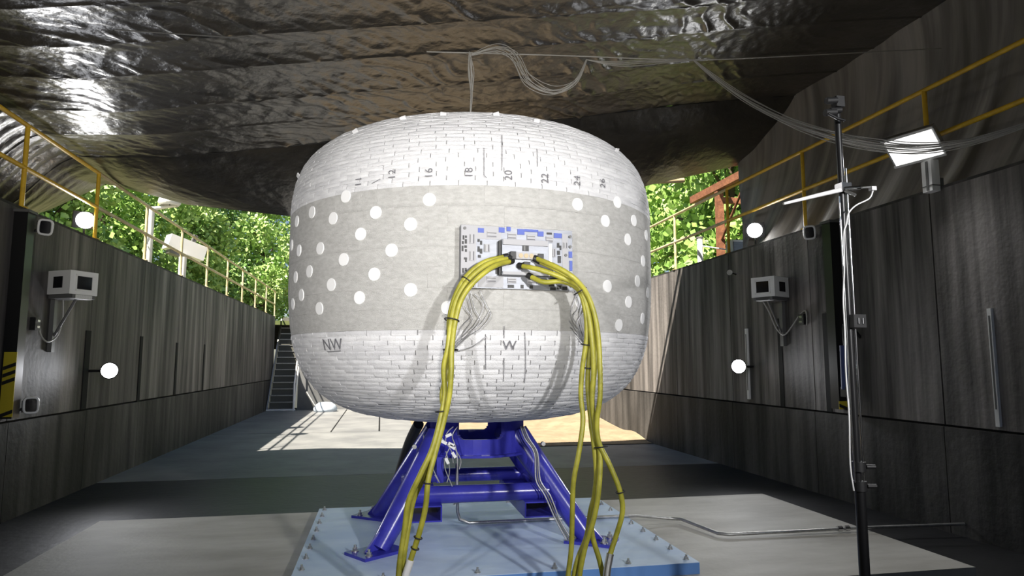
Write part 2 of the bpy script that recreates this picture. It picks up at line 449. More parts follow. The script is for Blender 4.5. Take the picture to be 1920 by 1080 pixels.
# round photogrammetry stickers
dots = [(650, 370), (806, 374), (706, 395), (626, 415), (771, 420), (587, 397), (677, 440), (735, 468), (602, 463), (646, 487), (582, 508),
        (703, 515), (623, 535), (771, 544), (676, 559), (601, 578), (558, 415), (562, 470), (556, 518), (567, 552), (551, 570), (549, 450),
        (1082, 385), (1156, 379), (1134, 419), (1175, 453), (1204, 488), (1137, 537), (1194, 526), (1177, 566), (1203, 598), (1159, 609),
        (1187, 415), (1210, 440), (1213, 548), (840, 578), (1086, 566)]
for px, py in dots:
    h = hit(px, py)
    if not h: continue
    az, s = h; r, _ = prof(s); R0 = 0.049; vs = []
    n = 20
    ring = [(R0 * math.cos(2 * PI * k / n), R0 * math.sin(2 * PI * k / n)) for k in range(n)]
    vs = [surf(az + u / r, s - v, 0.010) for u, v in ring] + [surf(az + u / r * 1.04, s - v * 1.04, 0.000) for u, v in ring]
    fs = [tuple(range(n))] + [(k, n + k, n + (k + 1) % n, (k + 1) % n) for k in range(n)]
    o = bpy.data.objects.new('target_dot', MB().add(vs, fs).mesh('target_dot', M_dot)); col.objects.link(o); local(o, vessel)
# hand-written markings
def text_on_vessel(txt, px, py, size, rot=0.0, name='marking'):
    h = hit(px, py)
    if not h: return
    cu = bpy.data.curves.new('marking', 'FONT'); cu.body = txt; cu.size = size; cu.align_x = 'CENTER'; cu.align_y = 'CENTER'
    cu.resolution_u = 3
    tmp = bpy.data.objects.new('tmp', cu); col.objects.link(tmp)
    dg = bpy.context.evaluated_depsgraph_get()
    me = bpy.data.meshes.new_from_object(tmp.evaluated_get(dg))
    bpy.data.objects.remove(tmp); bpy.data.curves.remove(cu)
    az, s = h; r, _ = prof(s); ca, sa = math.cos(rot), math.sin(rot)
    for v in me.vertices:
        u, t = v.co.x * ca - v.co.y * sa, v.co.x * sa + v.co.y * ca
        v.co = surf(az + u / r, s - t, 0.0185)
    me.materials.clear(); me.materials.append(M_ink); me.name = name
    o = bpy.data.objects.new(name, me); col.objects.link(o); local(o, vessel)
for t, px, py in (('11', 676, 342), ('12', 738, 330), ('16', 806, 327), ('18', 880, 326), ('20', 953, 331), ('22', 1020, 336), ('24', 1080, 340), ('26', 1127, 345)):
    text_on_vessel(t, px, py, 0.082, PI / 2)
text_on_vessel('W', 954, 648, 0.10)
text_on_vessel('NW', 627, 646, 0.13)
# thin pen lines on the dome and lower webbing
def pen(pts, wd=0.003):
    q = []
    for p in pts:
        h = hit(*p)
        if h is None: return
        q.append(h)
    path = []
    for (a0, s0), (a1, s1) in zip(q, q[1:]):
        for k in range(7): path.append(surf(a0 + (a1 - a0) * k / 6, s0 + (s1 - s0) * k / 6, 0.0175))
    o = bpy.data.objects.new('pen_line', MB().tube(path, wd, 4).mesh('pen_line', M_ink)); col.objects.link(o); local(o, vessel)
for L in ([(910, 625), (910, 690)], [(982, 622), (982, 715)], [(944, 610), (944, 634)], [(944, 670), (943, 712)], [(907, 280), (907, 330), (912, 336)], [(940, 258), (940, 322)],
          [(1005, 282), (1006, 315)], [(700, 345), (716, 338)], [(618, 658), (642, 656)]):
    pen(L, 0.0022)

# instrument panel on the near face
PAZ = math.radians(4.0)
pn = Vector((math.sin(PAZ), -math.cos(PAZ), 0)); pu = Vector((math.cos(PAZ), math.sin(PAZ), 0)); pv = Vector((0, 0, 1))
pc = VC + pn * (VR + 0.012); pc.z = (at(971, 429, Y=pc.y).z + at(971, 542, Y=pc.y).z) / 2
SCL = (at(1076, 486, Y=pc.y).x - at(864, 486, Y=pc.y).x) / 212
pc.x = at(970, 486, Y=pc.y).x
PM = Matrix((pu, pv, pn)).transposed()
def pl(px, py, h=0.0): return pc + pu * ((px - 970) * SCL) + pv * ((485.5 - py) * SCL) + pn * h
def pbox(x0, y0, x1, y1, h0, h1, name, m, parent, label=None):
    c = pl((x0 + x1) / 2, (y0 + y1) / 2, (h0 + h1) / 2)
    return MB().box(c, (abs(x1 - x0) * SCL, abs(y1 - y0) * SCL, h1 - h0), PM).build(name, m, parent, None, label)
ip = pbox(864, 429, 1076, 542, -0.05, 0.016, 'instrument_panel', M_alu, vessel, 'silver instrument panel covered in small labels and sensors')
def cr(x0, y0, x1, y1): return (840 + x0 / 4.5, 400 + y0 / 4.5, 840 + x1 / 4.5, 400 + y1 / 4.5)
def sub(c, h0, h1, name, m): return pbox(*cr(*c), h0, h1, name, m, ip)
for c in ((108, 128, 232, 640), (232, 128, 440, 236), (970, 160, 1020, 620), (250, 540, 460, 632)): sub(c, 0.016, 0.019, 'cover_strip', M_plabel)
for c in ((175, 200, 220, 280), (175, 340, 220, 420), (322, 172, 402, 222), (497, 178, 568, 228), (662, 185, 733, 233), (828, 190, 888, 238), (322, 545, 398, 592),
          (497, 548, 568, 592), (665, 545, 735, 590), (298, 278, 345, 342), (870, 290, 910, 360), (978, 232, 1016, 285)):
    sub(c, 0.016, 0.025, 'sensor_module', M_plabel)
    x0, y0, x1, y1 = c
    if x1 - x0 > y1 - y0:
        sub((x0 + 3, y0 + 10, x1 - 3, y0 + 16), 0.025, 0.027, 'module_slot', M_grey); sub((x0 + 3, y1 - 14, x1 - 3, y1 - 6), 0.025, 0.027, 'module_slot', M_ink)
    else:
        sub((x0 + 4, y0 + 6, x0 + 10, y1 - 6), 0.025, 0.027, 'module_slot', M_grey); sub((x1 - 14, y0 + 4, x1 - 5, y1 - 4), 0.025, 0.027, 'module_slot', M_ink)
for c in ((120, 215, 135, 250), (140, 215, 155, 235), (138, 245, 156, 282), (115, 262, 130, 288), (113, 300, 128, 345), (134, 296, 156, 318), (140, 326, 156, 350), (132, 395, 158, 412),
          (142, 412, 156, 432), (118, 482, 134, 520), (140, 480, 156, 508), (244, 240, 262, 262), (266, 252, 282, 284), (244, 300, 262, 345), (264, 318, 284, 358), (248, 370, 272, 392),
          (498, 605, 550, 630), (608, 603, 632, 632), (684, 605, 712, 632), (850, 590, 900, 610), (862, 616, 910, 640), (920, 598, 960, 630), (968, 606, 1010, 636), (925, 240, 945, 280),
          (948, 262, 962, 300), (925, 305, 950, 340), (930, 350, 958, 410), (835, 155, 880, 172), (395, 470, 430, 520), (180, 490, 215, 520), (225, 465, 250, 500), (870, 430, 890, 500), (905, 440, 920, 510)):
    sub(c, 0.016, 0.021, 'dark_marker', M_rubber)
for c in ((246, 148, 296, 186), (420, 134, 470, 176), (488, 126, 522, 162), (580, 140, 640, 186), (640, 138, 760, 158), (755, 150, 806, 192), (898, 158, 966, 198), (1028, 308, 1058, 362), (1034, 388, 1058, 472)):
    sub(c, 0.016, 0.0225, 'blue_tape', M_btape)
for x, y in ((137, 155), (1040, 182), (1040, 268), (1000, 342), (130, 610), (1045, 600)):
    x0, y0, _, _ = cr(x, y, 0, 0)
    MB().tube([pl(x0, y0, 0.014), pl(x0, y0, 0.028)], 0.011, 10).build('bolt', M_grey, ip)
sub((435, 238, 832, 532), 0.016, 0.070, 'junction_box', M_alu)
sub((440, 242, 822, 286), 0.070, 0.082, 'box_lip', M_plabel)
sub((440, 505, 832, 530), 0.070, 0.080, 'box_lip', M_plabel)
sub((838, 262, 862, 530), 0.016, 0.060, 'box_flange', M_galv); sub((415, 250, 434, 530), 0.016, 0.050, 'box_flange', M_rubber)
sub((605, 286, 660, 332), 0.070, 0.074, 'dark_window', M_rubber); sub((615, 290, 630, 328), 0.074, 0.076, 'window_bar', M_grey)
sub((535, 348, 735, 402), 0.070, 0.095, 'connector_bar', M_plabel)
for x in (585, 630, 675):
    x0, y0, _, _ = cr(x, 375, 0, 0)
    MB().tube([pl(x0, y0, 0.09), pl(x0, y0, 0.099)], 0.017, 14).build('socket', M_tan, ip)
sub((495, 345, 540, 405), 0.070, 0.11, 'connector', M_rubber); sub((728, 355, 775, 410), 0.070, 0.11, 'connector', M_rubber); sub((608, 425, 660, 475), 0.07, 0.11, 'connector', M_rubber)

# ------------------------------------------------------------------ blue support stand
SC = Vector((0.90, 6.50, 0))
st = thing('support_stand', (0.9, 6.5, PLZ), 'cobalt blue tubular steel stand carrying the white vessel', 'stand')
# collar: shell with a slot cut in the front and back
def ring_seg(m, r0, r1, z0, z1, a0, a1, n):
    vs = []; fs = []
    for k in range(n + 1):
        a = a0 + (a1 - a0) * k / n; c, s = math.sin(a), -math.cos(a)
        vs += [SC + Vector((c * r0, s * r0, z0)), SC + Vector((c * r1, s * r1, z0)), SC + Vector((c * r1, s * r1, z1)), SC + Vector((c * r0, s * r0, z1))]
    for k in range(n):
        b = 4 * k; c = b + 4
        fs += [(b, b + 1, c + 1, c), (b + 1, b + 2, c + 2, c + 1), (b + 2, b + 3, c + 3, c + 2), (b + 3, b, c, c + 3)]
    fs += [(0, 3, 2, 1), (4 * n, 4 * n + 1, 4 * n + 2, 4 * n + 3)]
    m.add(vs, fs)
m = MB(); ring_seg(m, 0.44, 0.49, 0.92, 1.06, 0, 2 * PI, 40)
for c0 in (0.25 * PI, 0.75 * PI, 1.25 * PI, 1.75 * PI):
    ring_seg(m, 0.44, 0.49, 1.05, 1.27, c0 - 0.33, c0 + 0.33, 8)
    for k in range(4):      # rounded lower corners of the slots
        for sg in (-1, 1):
            a0 = c0 + sg * (0.33 + 0.03 * k); zz = 1.06 + 0.07 * (1 - math.sqrt(max(0, 1 - ((3.5 - k) / 4) ** 2)))
            ring_seg(m, 0.44, 0.49, 1.05, zz, min(a0, a0 + sg * 0.03), max(a0, a0 + sg * 0.03), 1)
m.build('collar', M_blue, st)
m = MB(); ring_seg(m, 0.40, 0.55, 0.905, 0.925, 0, 2 * PI, 40); m.build('collar_flange', M_blue, st)
feet = [(0.02, 5.88), (1.84, 5.88), (0.02, 7.18), (1.84, 7.18)]
for fx, fy in feet:
    d = Vector((fx - SC.x, fy - SC.y, 0)); dn = d.normalized()
    top = SC + dn * 0.43 + Vector((0, 0, 1.08)); bot = Vector((fx, fy, PLZ + 0.03))
    leg = MB().tube([top, top.lerp(bot, 0.3), bot], [0.125, 0.112, 0.085], 18).build('leg', M_blue, st)
    side = Vector((-dn.y, dn.x, 0))
    # stiffening fin down the outside of the leg
    f0, f1 = top + dn * 0.05 + Vector((0, 0, -0.12)), bot + dn * 0.16 + Vector((0, 0, -0.02))
    q = [f0, f1, bot + Vector((0, 0, 0.0)), top + Vector((0, 0, -0.2))]
    vs = [p + side * k for k in (-0.012, 0.012) for p in q]
    MB().add(vs, [(0, 1, 2, 3), (7, 6, 5, 4), (0, 4, 5, 1), (1, 5, 6, 2), (2, 6, 7, 3), (3, 7, 4, 0)]).build('leg_fin', M_blue, leg)
    ang = math.atan2(dn.y, dn.x)
    MB().box(Vector((fx, fy, PLZ + 0.0125)) + dn * 0.03, (0.42, 0.30, 0.025), Matrix.Rotation(ang, 3, 'Z')).build('foot_plate', M_blue, leg)
    for k in (-1, 1):
        p = Vector((fx, fy, PLZ + 0.025)) + dn * 0.17 + side * 0.1 * k
        o = bpy.data.objects.new('bolt', bolt_me); col.objects.link(o); put(o, leg); o.location = p; o.scale = (1.3,) * 3
MB().tube([(0.30, 6.0, 0.60), (1.50, 6.0, 0.60)], 0.075, 18).build('cross_beam', M_blue, st)
MB().tube([(0.30, 7.0, 0.60), (1.50, 7.0, 0.60)], 0.07, 18).build('cross_beam', M_blue, st)
for x in (0.28, 1.52): MB().tube([(x, 6.0, 0.60), (x, 7.0, 0.60)], 0.065, 14).build('side_beam', M_blue, st)
for x in (0.40, 1.40):
    m = MB(); x0, x1, z0, z1, y0, y1 = x - 0.14, x + 0.14, 0.40, 0.535, 5.86, 7.14; t = 0.012
    for a, b in (((x0, y0, z0), (x1, y1, z0 + t)), ((x0, y0, z1 - t), (x1, y1, z1)), ((x0, y0, z0 + t), (x0 + t, y1, z1 - t)), ((x1 - t, y0, z0 + t), (x1, y1, z1 - t))): m.box2(a, b)
    m.build('fork_pocket', M_blue, st)
MB().box2((0.50, 5.99, 0.70), (0.56, 6.03, 0.92)).build('gusset', M_blue, st)
m = MB()
for x in (0.31, 1.49): m.tube([(x, 6.14, 1.0), (x, 6.10, 1.0)], 0.02, 8)
m.build('clamp_bolt', M_galv, st)

# ------------------------------------------------------------------ cables, wires and conduit around the vessel
def yellow_cable(label, pts, yy, tail, ties=(), conn=None, r=0.0185):
    P = []
    n = len(pts)
    for i, (px, py) in enumerate(pts):
        t = i / (n - 1)
        if i == 0: Y = pl(px, py, 0.10).y
        elif i == 1: Y = yy + 0.04
        else: Y = yy + 0.02 * math.sin(i * 1.3 + yy * 40)
        P.append(at(px, py, Y=Y))
    P += [Vector(t) for t in tail]
    path = smoothpath(P, 6)
    c = thing('yellow_cable', tail[-1], label, 'cable', 'yellow power cables hanging from the instrument panel')
    MB().tube(path, r, 10).build('sheath', M_yel, c)
    MB().tube([path[0] - (path[1] - path[0]).normalized() * 0.03, path[0], path[0].lerp(path[1], 0.4)], [0.0235, 0.0235, 0.0225], 10).build('plug', M_rubber, c)
    for (px, py, rr) in ties:
        k = min(range(len(path)), key=lambda i: (path[i] - at(px, py, Y=yy)).length)
        t = (path[min(k + 1, len(path) - 1)] - path[k - 1]).normalized()
        a = t.orthogonal().normalized(); b = t.cross(a); cc = at(px, py, Y=path[k].y)
        MB().tube([cc + (a * math.cos(u) + b * math.sin(u)) * rr for u in [2 * PI * q / 20 for q in range(20)]], 0.0045, 6, closed=True).build('cable_tie', M_rubber, c)
    if conn:
        k = min(range(len(path)), key=lambda i: (path[i] - at(conn[0], conn[1], Y=yy)).length)
        MB().tube(path[k - 3:k + 6], r * 1.35, 10).build('white_sleeve', M_white if conn[2] else M_galv, c)
def tail(px, dx):
    p = at(px, 1110, Y=4.5)
    return [(p.x + dx * 0.1, 4.42, 0.09), (p.x + dx * 0.4, 4.22, 0.024), (p.x + dx, 3.3, 0.022), (p.x + dx * 1.3, 2.2, 0.022)]
yellow_cable('yellow cable of the left bundle ending in the leftmost strand', [(952, 484), (915, 495), (880, 523), (856, 560), (845, 605), (840, 650), (832, 690), (834, 735), (828, 775), (811, 840), (788, 890), (766, 940), (759, 990), (750, 1050), (745, 1095)],
             4.52, tail(744, -0.5), [(877, 528, 0.052), (847, 600, 0.05)])
yellow_cable('yellow cable of the left bundle with a white sleeve near the floor', [(956, 490), (925, 500), (889, 528), (865, 562), (853, 605), (847, 655), (846, 700), (842, 745), (832, 790), (816, 850), (803, 900), (798, 950), (786, 1000), (770, 1050), (757, 1095)],
             4.49, tail(756, -0.3), [(801, 906, 0.026), (784, 1008, 0.026), (778, 1028, 0.026)], (760, 1072, True))
yellow_cable('olive yellow cable at the back of the left bundle', [(945, 482), (907, 492), (873, 520), (851, 562), (842, 610), (846, 655), (838, 700), (829, 740), (832, 780), (818, 835), (797, 890), (776, 935), (766, 985), (757, 1045), (752, 1095)],
             4.555, tail(750, -0.4), [(845, 656, 0.05), (829, 772, 0.045)])
yellow_cable('outermost yellow cable of the right bundle bowing out above the floor', [(1006, 485), (1040, 499), (1072, 518), (1097, 545), (1112, 580), (1121, 625), (1125, 685), (1125, 745), (1119, 790), (1123, 830), (1143, 872), (1162, 920), (1167, 960), (1155, 1005), (1143, 1045), (1138, 1095)],
             4.47, tail(1137, 0.5), [(1163, 922, 0.03)], (1142, 1062, False))
yellow_cable('yellow cable from the lower socket through the middle of the right bundle', [(979, 499), (1010, 505), (1052, 520), (1086, 540), (1101, 580), (1109, 630), (1113, 690), (1110, 750), (1115, 800), (1125, 850), (1123, 915), (1114, 970), (1096, 1030), (1086, 1095)],
             4.50, tail(1085, 0.2), [(1088, 546, 0.05), (1127, 838, 0.045)])
yellow_cable('innermost yellow cable of the right bundle hanging nearly straight down', [(996, 519), (1020, 529), (1055, 528), (1084, 543), (1097, 580), (1100, 630), (1092, 690), (1089, 740), (1093, 790), (1085, 850), (1075, 905), (1073, 970), (1071, 1030), (1064, 1095)],
             4.53, tail(1063, -0.1), [(1097, 646, 0.03), (1101, 690, 0.03)])
yellow_cable('yellow cable crossing over the other strands of the right bundle', [(1012, 490), (1046, 507), (1080, 530), (1100, 562), (1109, 610), (1105, 660), (1102, 720), (1106, 770), (1113, 830), (1118, 890), (1112, 950), (1110, 1000), (1124, 1050), (1134, 1095)],
             4.55, tail(1133, 0.3), [])
yellow_cable('slack yellow cable at the back of the right bundle', [(1008, 487), (1045, 502), (1076, 522), (1098, 550), (1113, 600), (1118, 655), (1112, 725), (1108, 790), (1117, 845), (1122, 900), (1108, 955), (1100, 1005), (1083, 1050), (1075, 1095)],
             4.575, tail(1074, 0.0), [])
# sensor wires fanning out from behind the panel
def wires(label, sets):
    root = thing('sensor_wires', at(*sets[0][-1], Y=4.6), label, 'wires', 'thin sensor wires on the vessel front')
    for L in sets:
        P = []
        for px, py in L:
            h = hit(px, py)
            P.append(surf(h[0], h[1], 0.03) + VC if h else at(px, py, Y=4.6))
        MB().tube(smoothpath(P, 5), 0.0042, 6).build('wire', M_silver, root)
wires('fan of thin silver sensor wires beside the left yellow bundle', [
    [(882, 545), (890, 580), (900, 600), (885, 620), (862, 640), (848, 655)], [(900, 545), (912, 575), (919, 590), (900, 615), (878, 630), (849, 656)],
    [(870, 548), (872, 575), (886, 598), (870, 622), (848, 652)], [(918, 583), (902, 606), (880, 622)], [(878, 556), (884, 590), (866, 612), (850, 645)],
    [(890, 550), (906, 572), (893, 604), (868, 630), (848, 650)], [(912, 630), (885, 648), (852, 656)]])
wires('fan of thin silver sensor wires beside the right yellow bundle', [
    [(1072, 545), (1080, 575), (1070, 595), (1084, 618), (1094, 640)], [(1085, 545), (1090, 580), (1078, 605), (1092, 642)], [(1062, 600), (1078, 622), (1093, 643)],
    [(1078, 548), (1066, 585), (1074, 612), (1093, 640)], [(1064, 612), (1080, 632), (1092, 646)], [(1090, 550), (1082, 590), (1088, 620), (1096, 645)]])
# grey conduit along the pad
cdt = thing('metal_conduit', (3.1, 6.6, PADZ), 'thin galvanised conduit bending across the concrete pad to the right wall', 'conduit')
g = PLZ + 0.018
P = [at(857, 872, Y=6.62), at(857, 945, Y=6.62)]
c1 = at(868, 981, Z=g); P2 = [at(1270, 971.5, Z=PADZ + 0.05), at(1352, 1003, Z=PADZ + 0.035)]
P = [at(857, 868, Y=c1.y), at(857, 930, Y=c1.y), at(858, 960, Y=c1.y), at(862, 974, Y=c1.y), c1 + Vector((0.06, 0, 0)), Vector((1.6, c1.y, g)), Vector((2.6, c1.y - 0.02, g)), P2[0] + Vector((-.08, 0, 0)), P2[0] + Vector((0.02, -0.05, 0)),
     P2[1] + Vector((0, 0.06, 0)), P2[1] + Vector((0.08, 0, 0)), at(1600, 990, Z=PADZ + 0.04), Vector((5.8, 5.93, 0.13))]
MB().tube(P, 0.016, 10).build('pipe', M_galv, cdt)
q = at(1580, 991, Z=PADZ + 0.04)
for dx in (-0.06, 0.02): MB().tube([q + Vector((dx, 0, 0)), q + Vector((dx + 0.05, 0, 0))], 0.027, 12).build('coupling', M_chrome, cdt)
# connectors and wires clustered at the collar
cl = thing('connector_cluster', at(850, 850, Y=5.95), 'tangle of small white connectors and wires on the front of the blue stand', 'connectors')
for px, py, a in ((841, 816, 0.4), (832, 829, -0.5), (848, 838, -0.6), (851, 853, -1.0), (838, 864, -1.1), (846, 833, -0.4)):
    MB().box(at(px, py, Y=5.93), (0.055, 0.025, 0.025), Matrix.Rotation(-a, 3, 'Y')).build('connector', M_white, cl)
for L in ([(858, 800), (848, 818), (856, 845), (858, 900)], [(822, 826), (842, 836), (857, 850), (856, 905)], [(850, 800), (838, 812), (835, 830)], [(836, 846), (843, 880), (838, 905)], [(845, 835), (833, 870), (848, 912)],
          [(852, 840), (864, 862), (861, 880)], [(829, 822), (846, 845), (850, 868)], [(815, 890), (824, 905), (812, 880)]):
    MB().tube(smoothpath([at(*p, Y=5.93) for p in L], 4), 0.005, 6).build('wire', M_silver, cl)
lw = thing('leg_wires', at(1070, 1010, Y=5.75), 'grey wires strapped along the right front leg of the stand', 'wires')
for k in range(3):
    L = [(976 + k * 3, 800), (984 + k * 4, 822), (1002 + k * 3, 850), (1005 + k * 4, 900), (1022 + k * 5, 930), (1042 + k * 4, 975), (1062 + k * 5, 1012)]
    P = [at(px, py, Y=y) for (px, py), y in zip(L, (6.02, 5.98, 5.94, 5.86, 5.82, 5.78, 5.74))]
    MB().tube(smoothpath(P, 5), 0.007, 6).build('wire', M_silver if k != 1 else M_grey, lw)

# ------------------------------------------------------------------ guard rails on the wall tops
def rail(name, x, H, ztop, zmid, ys, m, label):
    r = thing(name, (x, ys[0], H), label, 'guard rail')
    for z in (ztop, zmid): MB().tube([(x, ys[0] - 0.0, z), (x, ys[-1], z)], 0.027, 10).build('rail', m, r)
    for y in ys: MB().tube([(x, y, H - 0.0), (x, y, ztop)], 0.026, 10).build('post', m, r)
    for y in ys: MB().box2((x - 0.05, y - 0.05, H + 0.03), (x + 0.05, y + 0.05, H + 0.042)).build('post_foot', m, r)
    return r
rail('guard_rail', XL - 0.03, HL, 4.48, 3.98, [0.35, 2.35, 4.4, 6.4, 8.43, 10.43], M_yrail, 'yellow pipe guard rail on the near left wall under the tarpaulin')
rail('guard_rail', XL - 0.03, HL, 4.48, 3.98, [12.5, 14.63, 16.72, 18.85, 20.85, 22.95, 25.05, 27.05], M_wrail, 'cream guard rail with painted-in sunlight running far along the left wall')
for z in (4.48, 3.98):
    pass
rail('guard_rail', XR + 0.03, HR, 4.75, 4.19, [1.85, 3.98, 6.11, 8.31, 10.44], M_yrail, 'bright yellow guard rail in front of the grey sheeting on the right wall')
rail('guard_rail', XR + 0.03, HR, 4.75, 4.19, [12.57, 14.7, 16.8, 18.9, 21.0, 23.1], M_wrail, 'pale guard rail with painted-in sunlight on the far end of the right wall')
# rail lengths that bridge the near and far stretches
for nm, x, H, zt, zm, y0, y1, m, lb in (('rail_link', XL - 0.03, HL, 4.48, 3.98, 10.46, 12.47, M_wrail, 'pair of rail pipes joining the yellow and cream left rails'),
                                  ('rail_link', XR + 0.03, HR, 4.75, 4.19, 10.47, 12.54, M_wrail, 'pair of rail pipes joining the yellow and pale right rails')):
    r = thing(nm, (x, y0, zm), lb, 'rail')
    for z in (zt, zm): MB().tube([(x, y0 - 0.05, z), (x, y1 + 0.05, z)], 0.0268, 10).build('rail', m, r)

# ------------------------------------------------------------------ black plastic canopy
ceil_root = thing('tarpaulin_canopy', (0.5, 4, 5.2), 'crumpled black plastic tarpaulin stretched overhead in strips', 'tarpaulin')
seams = [-5.0, -3.6, -2.2, -0.8, 0.5, 1.7, 2.8, 3.7, 4.5, 5.2, 5.9, 6.59, 7.29, 8.22, 9.04, 10.0]
rear = [(-5.4, 11.2, 3.92), (-5.15, 11.5, 4.14), (-4.47, 11.75, 4.66), (-3.30, 12.0, 4.42), (-1.62, 11.8, 4.25), (0.5, 11.8, 4.4), (3.0, 11.6, 4.75), (4.75, 11.4, 5.0), (6.9, 11.3, 5.55)]
def rear_at(x):
    for (x0, y0, z0), (x1, y1, z1) in zip(rear, rear[1:]):
        if x <= x1:
            t = max(0, (x - x0) / (x1 - x0)); return y0 + (y1 - y0) * t, z0 + (z1 - z0) * t
    return rear[-1][1], rear[-1][2]
def roof(x, y):
    z = 5.17 + 0.17 * max(x, -3.0) + 0.05 * min(0, x + 3.0) - 0.006 * max(0, x - 3) ** 2
    if x < -4.2:        # outside the rail the sheet is drawn down to the ground beside the wall
        z -= 0.95 * sstep(-4.15, -5.4, x)
    return z
XA, XB, NXT = -5.4, 7.2, 440
def nz3(x, y, z=0.0): return noise.noise(Vector((x, y, z)))
def tz(x, y, t, si):
    fade = 1 - sstep(4.6, 6.4, x)
    bul = (0.032 + 0.02 * nz3(x * 0.4, si * 3.1)) * math.sin(PI * t) ** 0.8
    # diagonal gathers running out of each seam
    wx = x + 0.35 * nz3(x * 1.1, y * 1.3, 21) + 0.12 * nz3(x * 3.1, y * 3.3, 22)
    lean = 0.95 + 0.15 * nz3(x * 0.2, si * 1.7, 5)
    ph = (wx - y * lean) * 8.0 + 1.6 * nz3(x * 0.9, y * 0.9, 2)
    amp = 0.015 * max(0, 0.35 + 1.9 * nz3(x * 0.9, y * 0.8 + si * 2.3, 9)) * (0.35 + 0.65 * t)
    g = -amp * 2.6 * (1 - abs(math.sin(ph))) ** 2
    ph3 = (x * 1.3 + y * 1.1) * 4.5 + 4 * nz3(x * 0.7, y * 0.7, 12)
    g -= 0.02 * max(0, nz3(x * 0.8, y * 1.2, 15)) * (1 - abs(math.sin(ph3))) ** 3
    cr_ = abs(nz3(x * 3.1, y * 2.2, 1)) * 0.020 + abs(nz3(x * 8 - y * 6, y * 4.1, 4)) * 0.016 + abs(nz3(x * 15 - y * 11, y * 5, 6)) * 0.006
    lf = sstep(-4.1, -4.6, x)
    g = g * (1 - lf) + lf * 0.014 * math.sin(y * 27 + 2.5 * nz3(x, y * 0.5))
    return (bul * (1 - 0.6 * lf) + g - cr_ * (1 - 0.5 * lf)) * fade
NS = len(seams)
for si in range(NS):
    nyt = 10 if si < 7 else 30
    last = si == NS - 1
    if last: nyt = 34
    vs = []
    for j in range(nyt + 1):
        t = j / nyt
        for i in range(NXT + 1):
            x = XA + (XB - XA) * i / NXT
            yr, zr = rear_at(x)
            sk = lambda q: q if q < 3 else 3 + (q - 3) * min(1.0, (yr - 1.6 - 3) / 7.0)
            y0 = sk(seams[si])
            if last:
                y = y0 + (yr - y0) * t
                zc = roof(x, y0); z = zc + (zr - zc) * (t ** 0.85) + tz(x, y, t, si) * (1 - t) * 0.9 - 0.08 * math.sin(PI * t) + 0.02 * nz3(x * 3, t * 2, 3) * (1 - t)
            else:
                y1 = sk(seams[si + 1]); y = y0 + (y1 - y0) * t; zc = roof(x, y)
                z = zc + tz(x, y, t, si)
                if j == nyt: z = zc - 0.012
                if j == 0: z = zc + 0.004
            vs.append((x, y, z))
    W = NXT + 1
    m = MB().add(vs, [(j * W + i, (j + 1) * W + i, (j + 1) * W + i + 1, j * W + i + 1) for j in range(nyt) for i in range(NXT)], True)
    m.build('tarp_strip', M_tarp, ceil_root)
    if si > 4:  # thin black tube added to draw the dark shade line of each seam
        MB().tube([(v[0], v[1], v[2] - 0.004) for v in vs[:W:6]], 0.009, 5, smooth=True).build('seam_shade_line', M_rubber, ceil_root)
# grey sheeting bellying out behind the right rail
m = MB(); ng, nh = 260, 26; vs = []
Y0g, Y1g = -3.0, 11.25
for j in range(nh + 1):
    v = j / nh
    for i in range(ng + 1):
        u = i / ng; y = Y0g + (Y1g - Y0g) * u
        ztop = 6.45 - 0.70 * sstep(9.2, 11.3, y) ** 1.2
        z = HR + 0.04 + (ztop - HR - 0.04) * v
        fold = 0.045 * math.sin(y * 7 + 2.5 * nz3(y * 0.7, v * 1.5, 4) + v * 2) * (1 - 0.6 * v) + 0.06 * nz3(y * 1.1, v * 1.3, 8)
        x = 6.02 + (0.85 - 0.30 * sstep(8.8, 11.3, y)) * math.sin(v * PI * 0.62) ** 0.9 + fold
        yy = y - 0.9 * (1 - v) * sstep(9.8, 11.25, y) * (1 - v)
        vs.append((x, yy, z))
W = ng + 1
m.add(vs, [(j * W + i, j * W + i + 1, (j + 1) * W + i + 1, (j + 1) * W + i) for j in range(nh) for i in range(ng)], True)
tag(m.build('side_tarpaulin', M_gtarp), 'dull grey sheeting hanging behind the yellow rail on the right', 'tarpaulin')
# roller tube in the canopy hem
h0, h1 = at(1214, 350, Y=11.5), at(1282, 338, Y=11.5)
tag(MB().tube([h0 - Vector((2.2, 0, 0.12)), h1], 0.045, 12).build('hem_pole', M_tan), 'brown pole along the rear hem of the black canopy', 'pole')

# ------------------------------------------------------------------ overhead wires
def strand_bundle(name, label, pts, n, spread, r=0.004, cat='wires', m=M_strand):
    root = thing(name, pts[0], label, cat)
    base = smoothpath(pts, 7)
    for k in range(n):
        a = 2 * PI * k / n; ph = rnd.uniform(0, 6)
        P = []
        for i, p in enumerate(base):
            t = i / (len(base) - 1); wv = math.sin(t * PI) * 0.9 + 0.1
            off = spread * wv * (0.6 + 0.4 * math.sin(t * 7 + ph))
            P.append(p + Vector((math.cos(a) * off * 0.6, math.cos(a + 1) * off * 0.5, math.sin(a) * off)))
        MB().tube(P, r, 5).build('strand', m, root)
o = MB().tube(smoothpath([at(800, 97, Y=7.0), at(1050, 104, Y=6.9), at(1300, 112, Y=6.8), at(1520, 103, Y=6.6), at(1765, 91, Y=6.4)], 5), 0.007, 8).build('suspension_cable', M_strand)
tag(o, 'pale suspension cable strung straight across above the vessel', 'cable')
o = MB().tube([at(215, 56, Y=6.2), at(575, 79, Y=6.0)], 0.006, 6).build('suspension_cable', M_grey)
tag(o, 'faint grey line running under the canopy at upper left', 'cable')
